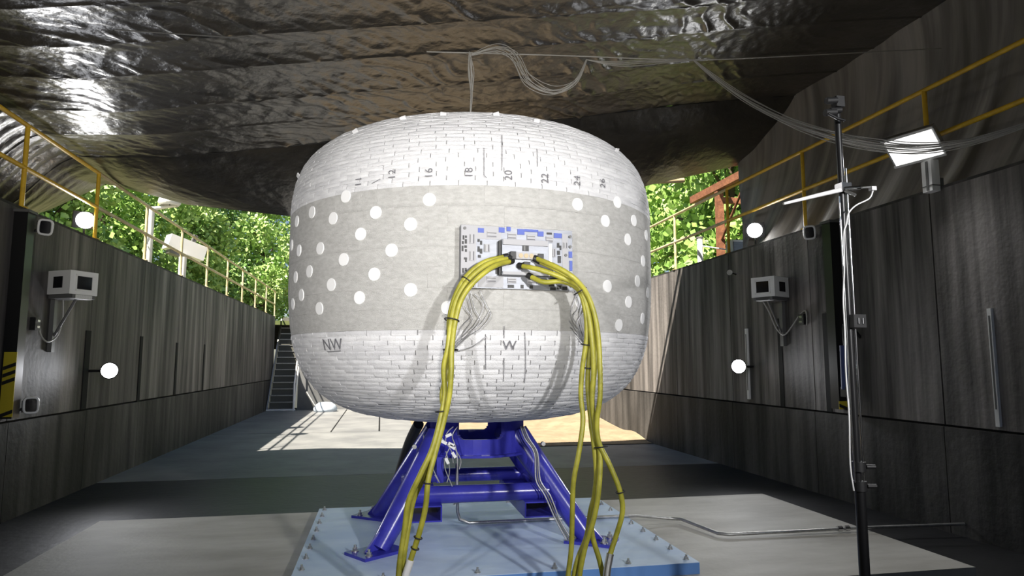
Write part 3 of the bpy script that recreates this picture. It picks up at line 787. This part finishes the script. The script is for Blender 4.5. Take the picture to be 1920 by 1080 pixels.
strand_bundle('wire_bundle', 'vertical bundle of grey wires dropping to the crown of the vessel', [at(880, 98, Y=6.5), at(884, 150, Y=6.45), at(882, 212, Y=6.3)], 7, 0.06)
strand_bundle('wire_bundle', 'loop of grey wires drooping below the suspension cable', [at(884, 103, Y=6.8), at(930, 90, Y=6.85), at(965, 105, Y=6.9), at(990, 150, Y=6.9), at(1035, 173, Y=6.9), at(1078, 155, Y=6.9), at(1100, 112, Y=6.9)], 9, 0.075)
strand_bundle('wire_bundle', 'grey wires lying along the suspension cable between two droops', [at(1100, 112, Y=6.88), at(1150, 120, Y=6.86), at(1230, 116, Y=6.82), at(1300, 113, Y=6.78)], 7, 0.03)
strand_bundle('wire_bundle', 'long sagging bundle of grey wires sweeping to the right past the floodlight', [at(1300, 112, Y=6.75), at(1340, 145, Y=6.6), at(1400, 188, Y=6.3), at(1480, 230, Y=5.9), at(1560, 256, Y=5.55), at(1640, 271, Y=5.2), at(1720, 277, Y=4.9), at(1810, 266, Y=4.5), at(1920, 235, Y=4.1), at(2030, 190, Y=3.7)], 12, 0.06, 0.0045)

# ------------------------------------------------------------------ mast at the right
ms = thing('telescopic_mast', (2.5, 3.2, 0), 'tall slim black and chrome telescopic mast near the right', 'mast')
mx = lambda z: 2.497 - 0.004 * z
MB().tube([(2.50, 3.2, 0.03), (2.50, 3.2, 1.12)], 0.027, 14).build('lower_tube', M_black, ms)
MB().tube([(2.492, 3.2, 1.0), (2.490, 3.2, 3.22)], 0.0175, 12).build('upper_tube', M_black, ms)
MB().tube([(2.517, 3.185, 1.12), (2.513, 3.185, 2.82)], 0.006, 10).build('chrome_rod', M_chrome, ms)
MB().tube([(2.466, 3.19, 1.12), (2.466, 3.19, 2.66)], 0.0045, 10).build('chrome_rod', M_chrome, ms)
for z in (1.1, 1.2):
    cp = MB().tube([(2.5, 3.2, z - 0.025), (2.5, 3.2, z + 0.025)], 0.036, 14).build('collar', M_rubber, ms)
    MB().tube([(2.53, 3.18, z), (2.575, 3.17, z)], 0.012, 8).build('knob', M_rubber, cp)
cp = MB().box((2.52, 3.18, 1.97), (0.075, 0.06, 0.07)).build('clamp', M_rubber, ms)
for dx in (-0.012, 0.015): MB().tube([(2.52 + dx, 3.148, 1.955), (2.52 + dx, 3.148, 1.985)], 0.007, 8).build('screw', M_chrome, cp)
for a in (0.4, 2.5, 4.6):
    MB().tube([(2.5, 3.2, 0.55), (2.5 + 0.55 * math.cos(a), 3.2 + 0.55 * math.sin(a), 0.015)], 0.014, 8).build('leg', M_black, ms)
hd = MB().box((2.49, 3.19, 3.20), (0.05, 0.05, 0.06)).build('camera_mount', M_rubber, ms)
for px, py, r in ((1558, 190, 0.018), (1556, 212, 0.02), (1566, 208, 0.016)):
    p = at(px, py, Y=3.17); MB().tube([p - Vector((0.03, 0, 0)), p + Vector((0.035, 0, 0.008))], r, 10).build('small_camera', M_rubber, hd)
MB().tube([at(1553, 213, Y=3.15), at(1570, 222, Y=3.15), at(1584, 226, Y=3.15)], 0.008, 6).build('bracket', M_black, hd)
kk = MB().box(at(1581, 352, Y=3.18), (0.06, 0.06, 0.045)).build('arm_clamp', M_chrome, ms)
MB().tube([at(1581, 355, Y=3.17), at(1530, 367, Y=3.15), at(1469, 382, Y=3.12)], [0.013, 0.011, 0.007], 10).build('light_tube', M_white, ms)
MB().tube([at(1584, 354, Y=3.15), at(1614, 352, Y=3.1)], 0.012, 10).build('side_arm', M_chrome, ms)
MB().tube([at(1585, 358, Y=3.13), at(1604, 366, Y=3.08)], 0.008, 8).build('side_arm', M_galv, ms)
MB().tube([at(1616, 352, Y=3.1), at(1642, 350, Y=3.1)], 0.006, 8).build('side_arm', M_galv, ms)
sn = MB().box(at(1636, 354, Y=3.1), (0.028, 0.028, 0.02)).build('sensor_head', M_white, ms)
MB().tube(smoothpath([at(1637, 356, Y=3.1), at(1630, 372, Y=3.1), at(1605, 385, Y=3.12), at(1591, 400, Y=3.13), at(1587, 420, Y=3.14), at(1582, 440, Y=3.14), at(1583, 500, Y=3.14), at(1581, 560, Y=3.14), at(1584, 620, Y=3.14), at(1586, 700, Y=3.14), at(1592, 780, Y=3.14), at(1594, 870, Y=3.14), at(1601, 920, Y=3.15)], 5), 0.0042, 6).build('white_cable', M_white, ms)

# ------------------------------------------------------------------ lamps, cameras and fittings on the walls
def frame_to(d):
    d = Vector(d).normalized(); r = d.cross(Vector((0, 0, 1))).normalized() * -1
    u = r.cross(d) * -1
    u = Vector((0, 0, 1)) - d * d.z; u.normalize(); r = u.cross(d)
    return Matrix((r, u, d)).transposed()
def round_lamp(label, p, wallx, power):
    L = thing('wall_lamp', p, label, 'lamp', 'round lit work lamps')
    d = (Vector((0.6, 3.0, 1.9)) - p).normalized()
    MB().lathe([(0.02, -0.16), (0.06, -0.15), (0.095, -0.05), (0.11, 0.0), (0.118, 0.012), (0.105, 0.014)], p, 20, d).build('housing', M_black, L)
    MB().lathe([(0.104, 0.008), (0.07, 0.022), (0.03, 0.028), (0.001, 0.03)], p, 20, d).build('lens', M_lamp, L)
    b = p - d * 0.15
    MB().tube([b, Vector((wallx, b.y, b.z))], 0.018, 8).build('bracket', M_black, L)
    lamp('lamp_beam', 'SPOT', p + d * 0.06, power, p + d * 3, 138, 1.0, 0.1, (0.92, 0.94, 1.0))
round_lamp('round lit lamp low on the left wall below the white camera box', at(205, 695, X=XL + 0.32), XL, 120)
round_lamp('round lit lamp low on the right wall beside a white strip', at(1385, 687, X=XR - 0.32), XR, 120)
def flood(label, p, power):
    L = thing('floodlight', p, label, 'floodlight', 'square floodlights on the wall tops')
    d = (Vector((0.6, 2.0, 1.9)) - p).normalized(); F = frame_to(d)
    MB().box(p - d * 0.06, (0.30, 0.24, 0.10), F).build('housing', M_black, L)
    MB().lathe([(0.118, -0.006), (0.115, 0.004), (0.06, 0.012), (0.001, 0.014)], p, 20, d).build('lens', M_lamp, L)
    H = HL if p.x < 0 else HR
    MB().tube([p - d * 0.06 + Vector((0, 0, -0.1)), Vector((p.x - d.x * 0.06, p.y - d.y * 0.06, H + 0.02))], 0.015, 8).build('stand_tube', M_black, L)
    lamp('flood_beam', 'SPOT', p + d * 0.05, power, p + d * 3, 125, 1.0, 0.1)
flood('black floodlight glowing on top of the left wall', at(160, 413, X=XL - 0.15), 130)
flood('black floodlight glowing on top of the right wall beside the grey sheeting', at(1415, 432, X=XR + 0.07), 150)
# panel floodlight by the right rail
p = at(1712, 277, X=XR - 0.22); d = Vector((-0.72, -0.22, -0.66)).normalized(); Fm = frame_to(d)
fp = thing('panel_floodlight', p, 'bright rectangular panel floodlight clamped to the right yellow rail', 'floodlight')
MB().box(p - d * 0.03, (0.56, 0.36, 0.06), Fm).build('housing', M_galv, fp)
MB().box(p + d * 0.004, (0.51, 0.31, 0.012), Fm).build('light_panel', M_flood, fp)
for k in (-1, 1): MB().box(p + d * 0.012 + Fm @ Vector((0, 0.168 * k, 0)), (0.56, 0.026, 0.012), Fm).build('frame_bar', M_white, fp)
MB().tube([p - d * 0.05, Vector((XR + 0.0, p.y + 0.1, 4.19))], 0.016, 8).build('bracket', M_grey, fp)
lamp('panel_beam', 'SPOT', p + d * 0.06, 150, p + d * 3, 140, 0.6, 0.15)
b0 = at(1745, 331, X=XR - 0.06)
bb = thing('ballast_box', (b0.x, b0.y, HR), 'narrow white box standing on the wall below the panel floodlight', 'box')
MB().box(b0, (0.10, 0.13, 0.34)).build('case', M_white, bb)
MB().box(b0 + Vector((-0.054, -0.01, 0.0)), (0.008, 0.03, 0.32)).build('cover_strip', M_grey, bb); MB().box(b0 + Vector((0, 0, -0.11)), (0.108, 0.136, 0.012)).build('band', M_grey, bb)
MB().box2((b0.x + 0.03, b0.y - 0.04, b0.z - 0.1), (XR + 0.06, b0.y + 0.04, b0.z - 0.02)).build('bracket', M_grey, bb)

def camera_box(label, p, wallx, cable, side):
    L = thing('camera_housing', p, label, 'camera box', 'white camera boxes on wall brackets')
    d = (Vector((VC.x, VC.y, p.z)) - p); d.z = 0; d.normalize()
    r = Vector((0, 0, 1)).cross(d); Fm = Matrix((r, Vector((0, 0, 1)), d)).transposed()
    bx = MB().box(p - d * 0.22, (0.37, 0.29, 0.44), Fm).build('case', M_white, L)
    MB().box(p - d * 0.01, (0.20, 0.16, 0.03), Fm).build('window', M_lens, bx)
    for a, b, sx, sy in ((0, 0.095, 0.24, 0.02), (0, -0.095, 0.24, 0.02), (0.11, 0, 0.02, 0.2), (-0.11, 0, 0.02, 0.2)):
        MB().box(p + Fm @ Vector((a, b, 0.006)), (sx, sy, 0.012), Fm).build('window_frame', M_white, bx)
    nside = 1 if (r.dot(CAM - p) > 0) else -1
    MB().box(p - d * 0.2 + r * (0.187 * nside), (0.01, 0.14, 0.15), Fm).build('side_window', M_lens, bx)
    MB().box(p - d * 0.30 + Vector((0, 0, -0.17)), (0.30, 0.045, 0.62), Fm).build('shelf', M_grey, L)
    MB().box(p - d * 0.04 + Vector((0, 0, -0.175)) + r * 0.0, (0.22, 0.05, 0.1), Fm).build('shelf_end', M_white, L)
    q = Vector((wallx, (p - d * 0.35).y, 0))
    wp = MB().box2((wallx, q.y - 0.04, p.z - 0.85), (wallx + side * 0.05, q.y + 0.04, p.z - 0.19)).build('wall_post', M_grey, L)
    MB().tube([p - d * 0.12 + Vector((0, 0, -0.19)), Vector((wallx + side * 0.05, q.y, p.z - 0.65))], 0.016, 8).build('brace', M_grey, L)
    MB().tube(smoothpath(cable, 6), 0.011, 6).build('cable', M_strand, L)
camera_box('white camera box on a bracket high on the left wall', at(158, 531, X=XL + 0.42), XL, [at(118, 562, X=XL + 0.2), at(117, 595, X=XL + 0.15), at(108, 628, X=XL + 0.1), at(90, 641, X=XL + 0.08), at(77, 630, X=XL + 0.05), at(72, 612, X=XL + 0.03), at(64, 603, X=XL + 0.03)], 1)
camera_box('white camera box on a bracket high on the right wall', at(1430, 538, X=XR - 0.42), XR, [at(1428, 561, X=XR - 0.3), at(1442, 585, X=XR - 0.22), at(1455, 615, X=XR - 0.12), at(1470, 628, X=XR - 0.08), at(1485, 612, X=XR - 0.05), at(1500, 590, X=XR - 0.03), at(1511, 584, X=XR - 0.03), at(1513, 610, X=XR - 0.03)], -1)
for label, (px, py), x, s in (('black socket box at the end of the left camera cable', (66, 605), XL, 1), ('black socket box at the end of the right camera cable', (1505, 597), XR, -1)):
    p = at(px, py, X=x + s * 0.03); L = thing('socket_box', p, label, 'socket', 'wall socket boxes')
    MB().box2((x, p.y - 0.06, p.z - 0.09), (x + s * 0.06, p.y + 0.06, p.z + 0.06)).build('case', M_rubber, L)
    for k in (-0.05, 0.02): MB().box((x + s * 0.065, p.y - 0.01, p.z + k), (0.02, 0.06, 0.025)).build('clip', M_chrome, L)
def bullet(label, p, wallx, s):
    L = thing('bullet_camera', p, label, 'camera', 'small ringed cameras')
    d = (Vector((VC.x * 0.5, 2.5, 2.2)) - p).normalized(); Fm = frame_to(d)
    MB().box(p - d * 0.09, (0.11, 0.13, 0.16), Fm).build('case', M_grey, L)
    ring = [p + Fm @ Vector((0.068 * math.copysign(abs(math.cos(a)) ** 0.5, math.cos(a)), 0.085 * math.copysign(abs(math.sin(a)) ** 0.5, math.sin(a)), 0)) for a in [2 * PI * k / 20 for k in range(20)]]
    MB().tube(ring, 0.014, 6, closed=True).build('ring', M_white, L)
    MB().box(p - d * 0.008, (0.115, 0.145, 0.01), Fm).build('glass', M_lens, L)
    b = p - d * 0.14
    MB().tube([b, Vector((wallx, b.y + 0.05, b.z - 0.05))], 0.016, 8).build('mount', M_grey, L)
bullet('small camera with white rim at the top of the left wall', at(85, 426, X=XL + 0.2), XL, 1)
bullet('small camera with white rim low beside the left hazard tape', at(58, 760, X=XL + 0.2), XL, 1)
bullet('small camera with white rim under a right yellow rail post', at(1518, 436, X=XR - 0.2), XR, -1)
p = at(1368, 511, X=XR - 0.15); L = thing('sensor_puck', p, 'tiny round white sensor high on the right wall', 'sensor')
MB().disc_prism(p, (-0.5, -1, 0), 0.045, 0.02).build('disc', M_white, L); MB().tube([p, Vector((XR, p.y + 0.06, p.z - 0.02))], 0.012, 8).build('stem', M_rubber, L)

def column(label, x, s, y, z0, z1, tape):
    L = thing('black_column', (x, y, z0), label, 'column', 'black wall columns with hazard tape')
    MB().box2((x, y - 0.13, z0), (x + s * 0.14, y + 0.03, z1)).build('shaft', M_black, L)
    MB().box2((x, y - 0.15, z1), (x + s * 0.16, y + 0.05, z1 + 0.03)).build('cap', M_grey, L)
    t = MB().box2((x + s * 0.02, y - 0.136, z0 + tape[0]), (x + s * 0.146, y - 0.126, z0 + tape[1])).build('hazard_tape', M_hazy, L)
    return L
cL = column('black wall column with long yellow hazard tape at far left', XL, 1, 8.36, 1.14, 3.42, (0.02, 0.72))
cR = column('black wall column with short yellow hazard tape behind the mast', XR, -1, 7.70, 1.16, 3.56, (0.0, 0.10))
def stripes(L, x, s, y, zs):
    for z in zs:
        y2 = y - 0.1375
        q = [(x + s * 0.022, y2, z - 0.05), (x + s * 0.146, y2, z), (x + s * 0.146, y2, z + 0.04), (x + s * 0.022, y2, z - 0.01)]
        MB().add(q + [(a, b + 0.004, c) for a, b, c in q], [(0, 1, 2, 3), (7, 6, 5, 4), (0, 4, 5, 1), (1, 5, 6, 2), (2, 6, 7, 3), (3, 7, 4, 0)]).build('black_stripe', M_rubber, L)
stripes(cL, XL, 1, 8.36, (1.2, 1.55, 1.63, 1.71)); stripes(cR, XR, -1, 7.70, (1.19,))
o = thing('white_strip', (XR, 5.46, 1.13), 'tall thin white strip on the near right wall', 'strip', 'white wall strips')
MB().box2((XR, 5.445, 1.135), (XR - 0.03, 5.49, 2.27)).build('strip', M_white, o); MB().box2((XR - 0.03, 5.46, 1.3), (XR - 0.034, 5.475, 2.2)).build('groove', M_grey, o)
o = thing('white_strip', (XR, 9.9, 1.16), 'thin white strip on the right wall behind the lit lamp', 'strip', 'white wall strips')
MB().box2((XR, 9.87, 1.16), (XR - 0.03, 9.93, 2.29)).build('strip', M_white, o); MB().box2((XR - 0.03, 9.89, 1.3), (XR - 0.034, 9.91, 2.2)).build('groove', M_grey, o)
p0, p1 = at(1583, 618, X=XR - 0.22), at(1589, 768, X=XR - 0.22)
o = thing('cable_tube', p1, 'navy blue tube with a white edge hanging beside the right black column', 'tube')
MB().tube([p0.lerp(p1, 0.2), p0.lerp(p1, 0.75)], 0.06, 12).build('sleeve', M_navy, o); MB().tube([p0 + Vector((0, -0.06, 0)), p1 + Vector((0, -0.07, 0))], 0.022, 8).build('white_edge', M_white, o)
MB().tube(smoothpath([p0.lerp(p1, 0.2), p0 + Vector((0, 0, 0.06)), p0 + Vector((0.12, 0, 0.02)), Vector((XR, p0.y, p0.z - 0.1))], 4), 0.018, 8).build('hook', M_black, o)
MB().box(p0.lerp(p1, 0.78), (0.1, 0.1, 0.12)).build('clamp', M_rubber, o)

# ------------------------------------------------------------------ stairs and bits at the far end
sr = thing('steel_stairs', (-3.5, 25.0, 0), 'steep dark steel stairs climbing beside the far end of the left wall', 'stairs')
for k in range(15):
    MB().box2((-3.95, 25.6 + k * 0.19 - 0.02, 0.04 + k * 0.235), (-3.12, 25.6 + k * 0.19 + 0.24, 0.075 + k * 0.235)).build('tread', M_galv, sr)
    MB().box2((-3.95, 25.6 + k * 0.19 + 0.20, 0.075 + k * 0.235), (-3.12, 25.6 + k * 0.19 + 0.21, 0.04 + (k + 1) * 0.235)).build('riser', M_step, sr)
for x in (-3.99, -3.09):
    MB().add([(x - 0.02, 25.5, 0), (x - 0.02, 25.85, 0), (x - 0.02, 28.6, 3.5), (x - 0.02, 28.3, 3.5), (x + 0.02, 25.5, 0), (x + 0.02, 25.85, 0), (x + 0.02, 28.6, 3.5), (x + 0.02, 28.3, 3.5)],
             [(0, 3, 2, 1), (4, 5, 6, 7), (0, 1, 5, 4), (1, 2, 6, 5), (2, 3, 7, 6), (3, 0, 4, 7)]).build('stringer', M_galv, sr)
MB().tube([(-3.06, 25.45, 0), (-3.06, 25.45, 0.95), (-3.06, 28.3, 4.45)], 0.03, 8).build('handrail', M_white, sr)
MB().tube([(-3.06, 25.5, 0.02), (-2.95, 26.0 - 0.3, 1.65)], 0.03, 8).build('handrail', M_white, sr)
MB().tube([(-4.0, 25.45, 0.03), (-3.0, 25.45, 0.03)], 0.03, 8).build('toe_bar', M_white, sr)
p = at(610, 763, Y=25.0); m = MB(); vs = []; n = 16
m.lathe([(0.001, 0.34), (0.22, 0.32), (0.36, 0.22), (0.42, 0.1), (0.40, 0.0), (0.001, 0.0)], (p.x, p.y, 0), 16)
tag(m.build('sand_bag', mat('pale_blue_sack', (0.5, 0.58, 0.68), 0.8, var=0.15, bump=0.4, bscale=8)), 'pale slumped bag on the floor against the end wall', 'bag')
tag(MB().tube([at(575, 735, Y=25.6), at(596, 770, Y=25.4)], 0.05, 8).build('brace_bar', M_galv), 'slanting steel bar leaning on the end wall', 'bar')
hz = at(748, 955, Y=7.42); hz.z = PLZ + 0.06
tag(MB().tube(smoothpath([at(785, 795, Y=7.0), at(768, 830, Y=7.28), at(752, 880, Y=7.40), at(744, 915, Y=7.43), hz, hz + Vector((0.25, 0.02, 0))], 5), 0.055, 12).build('dark_hose', M_rubber), 'thick black hose hanging behind the left legs of the stand', 'hose')

# ------------------------------------------------------------------ things beyond the walls
lm = thing('utility_pole', (at(280, 490, X=-4.7).x, at(280, 440, X=-4.7).y, 3.38), 'white utility pole with a short arm outside the left rail', 'pole')
y_ = at(280, 440, X=-4.7).y
MB().tube([(-4.7, y_, 3.38), (-4.7, y_, at(280, 388, X=-4.7).z)], 0.075, 12).build('pole', M_white, lm)
MB().tube([at(282, 392, Y=y_), at(330, 386, Y=y_)], [0.05, 0.02], 8).build('arm', M_white, lm)
dm = MB().lathe([(0.001, 0.14), (0.12, 0.12), (0.2, 0.04), (0.22, -0.04), (0.17, -0.1)], at(318, 377, Y=y_), 16).build('dome_lamp', M_white, lm)
MB().tube([at(318, 377, Y=y_), at(318, 388, Y=y_)], 0.015, 6).build('dome_stem', M_grey, dm)
MB().tube(smoothpath([at(276, 440, Y=y_ - .1), at(273, 452, Y=y_ - .1), at(277, 462, Y=y_ - .1)], 4), 0.012, 6).build('cable', M_white, lm)
y_ = 16.3
sv = thing('surveillance_camera', at(342, 520, Y=y_), 'large white tubular camera on a post outside the left rail', 'camera')
sv.location.z = 3.38; xx = at(342, 500, Y=y_).x
MB().tube([(xx, y_, 3.38), (xx, y_, at(342, 482, Y=y_).z)], 0.085, 12).build('post', M_white, sv)
a, b = at(313, 452, Y=y_), at(380, 478, Y=y_ + 0.5)
dv = (b - a).normalized(); F2 = frame_to(dv)
MB().box((a + b) / 2, (0.32, 0.34, (b - a).length), F2).build('housing', M_white, sv)
MB().box((a + b) / 2 + Vector((0, 0, -0.21)) - dv * 0.18, (0.24, 0.10, 0.42), F2).build('pan_head', M_grey, sv)
for k in (0.55, 0.62): MB().tube([a.lerp(b, k) + Vector((0.1, 0, 0.18)), a.lerp(b, k) + Vector((0.16, 0, 0.34))], 0.03, 8).build('fitting', M_grey, sv)
rf = thing('rusty_frame', (6.8, 12.3, 3.48), 'rusty steel frame of posts and beams beyond the right wall', 'steel frame')
yb0, yb1 = 11.0, 13.6; zb = 5.30
MB().box2((6.72, yb0, zb - 0.02), (6.90, yb1, zb + 0.13)).build('beam', M_rust, rf)
pz = at(1350, 420, X=6.8)
MB().box2((6.73, pz.y - 0.06, 3.48), (6.87, pz.y + 0.06, zb - 0.02)).build('post', M_rust, rf)
MB().box2((6.74, 11.35, 3.48), (6.86, 11.47, zb - 0.02)).build('post', M_rust, rf)
MB().box2((6.80, pz.y - 0.05, 5.02), (8.6, pz.y + 0.05, 5.14)).build('cross_beam', M_rust, rf)
MB().tube([(6.8, pz.y, 4.2), (6.8, 11.5, 5.1)], 0.03, 6).build('brace', M_rust, rf)
MB().box2((8.5, pz.y - 0.06, 3.48), (8.62, pz.y + 0.06, 5.14)).build('post', M_rust, rf)
q = at(1312, 447, X=6.3); o = thing('bollard', (q.x, q.y, 3.48), 'short white capped post outside the right wall', 'post')
MB().tube([(q.x, q.y, 3.48), (q.x, q.y, q.z)], 0.06, 12).build('post', M_white, o); MB().tube([(q.x, q.y, q.z), (q.x, q.y, q.z + 0.03)], 0.072, 12).build('cap', M_grey, o)
MB().tube([(q.x, q.y, q.z - 0.15), (q.x + 0.5, q.y - 0.6, q.z - 0.35)], 0.015, 6).build('stay', M_white, o)
q = at(1380, 464, X=6.25); o = thing('lamp_case', (q.x, q.y, 3.5), 'white lamp case standing outside the right wall by the rusty post', 'lamp')
MB().box((q.x, q.y, q.z), (0.26, 0.22, 0.24)).build('case', M_white, o); MB().box((q.x - 0.02, q.y - 0.115, q.z), (0.18, 0.012, 0.17)).build('glass', M_alu, o)
MB().box2((q.x - 0.04, q.y - 0.04, 3.48), (q.x + 0.04, q.y + 0.04, q.z - 0.12)).build('stand', M_grey, o)

# ------------------------------------------------------------------ trees
def tree(x, y, z0, h, rad, kind, label, n=9000):
    rr = random.Random(int(x * 31 + y * 17 + 1000))
    t = thing('tree', (x, y, z0), label, 'tree', 'trees beyond the pit')
    tw = [Vector((x, y, z0))] + [Vector((x + rr.uniform(-.3, .3), y + rr.uniform(-.3, .3), z0 + h * k)) for k in (0.3, 0.6, 0.9)]
    MB().tube(tw, [0.22, 0.17, 0.11, 0.03], 8).build('trunk', M_bark, t)
    blobs = []
    for k in range(26):
        u = rr.random(); zz = z0 + h * (0.10 + 0.9 * u); R = rad * (1.0 - 0.55 * u) ; a = rr.uniform(0, 2 * PI); q = R * math.sqrt(rr.random()) * 0.95
        blobs.append((Vector((x + q * math.cos(a), y + q * math.sin(a), zz)), rad * rr.uniform(0.28, 0.46)))
    for c, R in blobs[:12]:
        f0 = min(0.95, max(0.05, (c.z - 1.0 - z0) / (h * 0.9))) * 3; i0 = min(2, int(f0)); s = tw[i0].lerp(tw[i0 + 1], min(1, f0 - i0))
        MB().tube([s, s.lerp(c, 0.6) + Vector((0, 0, 0.2)), c], [0.06, 0.04, 0.015], 5).build('branch', M_bark, t)
    vs = []; fs = []
    for k in range(n):
        c, R = rr.choice(blobs)
        d = Vector((rr.gauss(0, 1), rr.gauss(0, 1), rr.gauss(0, 0.8))); d.normalize()
        p = c + d * R * (0.55 + 0.5 * rr.random())
        L = rr.uniform(0.12, 0.28); Wd = L * rr.uniform(0.28, 0.5)
        a = (d + Vector((rr.gauss(0, .7), rr.gauss(0, .7), rr.gauss(0, .7) - 0.2))).normalized()
        b = a.cross(Vector((rr.gauss(0, 1), rr.gauss(0, 1), rr.gauss(0, 1)))).normalized() * Wd
        i = len(vs); vs += [p, p + a * L * 0.5 + b, p + a * L, p + a * L * 0.5 - b]; fs.append((i, i + 1, i + 2, i + 3))
    m = MB(); m.v = vs; m.f = fs; m.sm = [False] * len(fs)
    f = m.build('foliage', M_leaf[kind], t); f['kind'] = 'stuff'
K = ('mid green', 'pale green', 'dark green')
LT = [(-10.8, 17.5, 6.0, 2.3, 0), (-12.8, 21.0, 8.0, 2.9, 2), (-10.4, 23.0, 6.0, 2.2, 1), (-10.6, 28.0, 7.0, 2.7, 0), (-8.6, 31.5, 6.0, 2.3, 1), (-9.2, 36.5, 9.0, 3.0, 2), (-6.4, 37.0, 7.5, 2.6, 1), (-16.0, 17.5, 9.0, 3.2, 2),
      (-15.0, 26.0, 11.0, 3.6, 0), (-13.0, 34.0, 11.5, 3.8, 2), (-4.5, 43.0, 10.0, 3.4, 0), (-9.5, 45.0, 12.0, 4.0, 2), (0.5, 46.0, 11.0, 3.8, 1)]
wl = ('nearest the left floodlight', 'behind the white utility pole', 'behind the cream rail near the white pole', 'behind the tubular camera', 'low behind the middle of the cream rail', 'tall at the middle of the left grove', 'by the far end of the cream rail',
      'at far left behind the glowing floodlight', 'tall in the back of the left grove', 'tall in the rear row left of the vessel', 'just left of the vessel edge far back', 'tallest of the rear row on the left', 'behind the vessel beyond the end wall')
for (x, y, h, r, k), s in zip(LT, wl): tree(x, y, 3.36, h, r, k, '%s leafy tree %s' % (K[k], s))
RT = [(9.2, 16.5, 6.5, 2.3, 0), (11.0, 21.0, 8.0, 2.8, 1), (8.0, 22.5, 6.5, 2.3, 0), (12.5, 16.0, 8.0, 2.8, 2), (9.0, 29.0, 9.0, 3.2, 2), (13.5, 27.0, 10.0, 3.4, 0), (7.5, 36.0, 10.0, 3.4, 1), (10.2, 13.2, 5.0, 1.8, 1)]
wr = ('behind the pale right rail', 'in the middle of the right grove', 'right beside the vessel edge on the right', 'behind the rusty frame', 'tall in the rear of the right grove', 'tallest at the back right', 'far back to the right of the vessel', 'small beside the grey sheeting edge')
for (x, y, h, r, k), s in zip(RT, wr): tree(x, y, 3.46, h, r, k, '%s leafy tree %s' % (K[k], s))
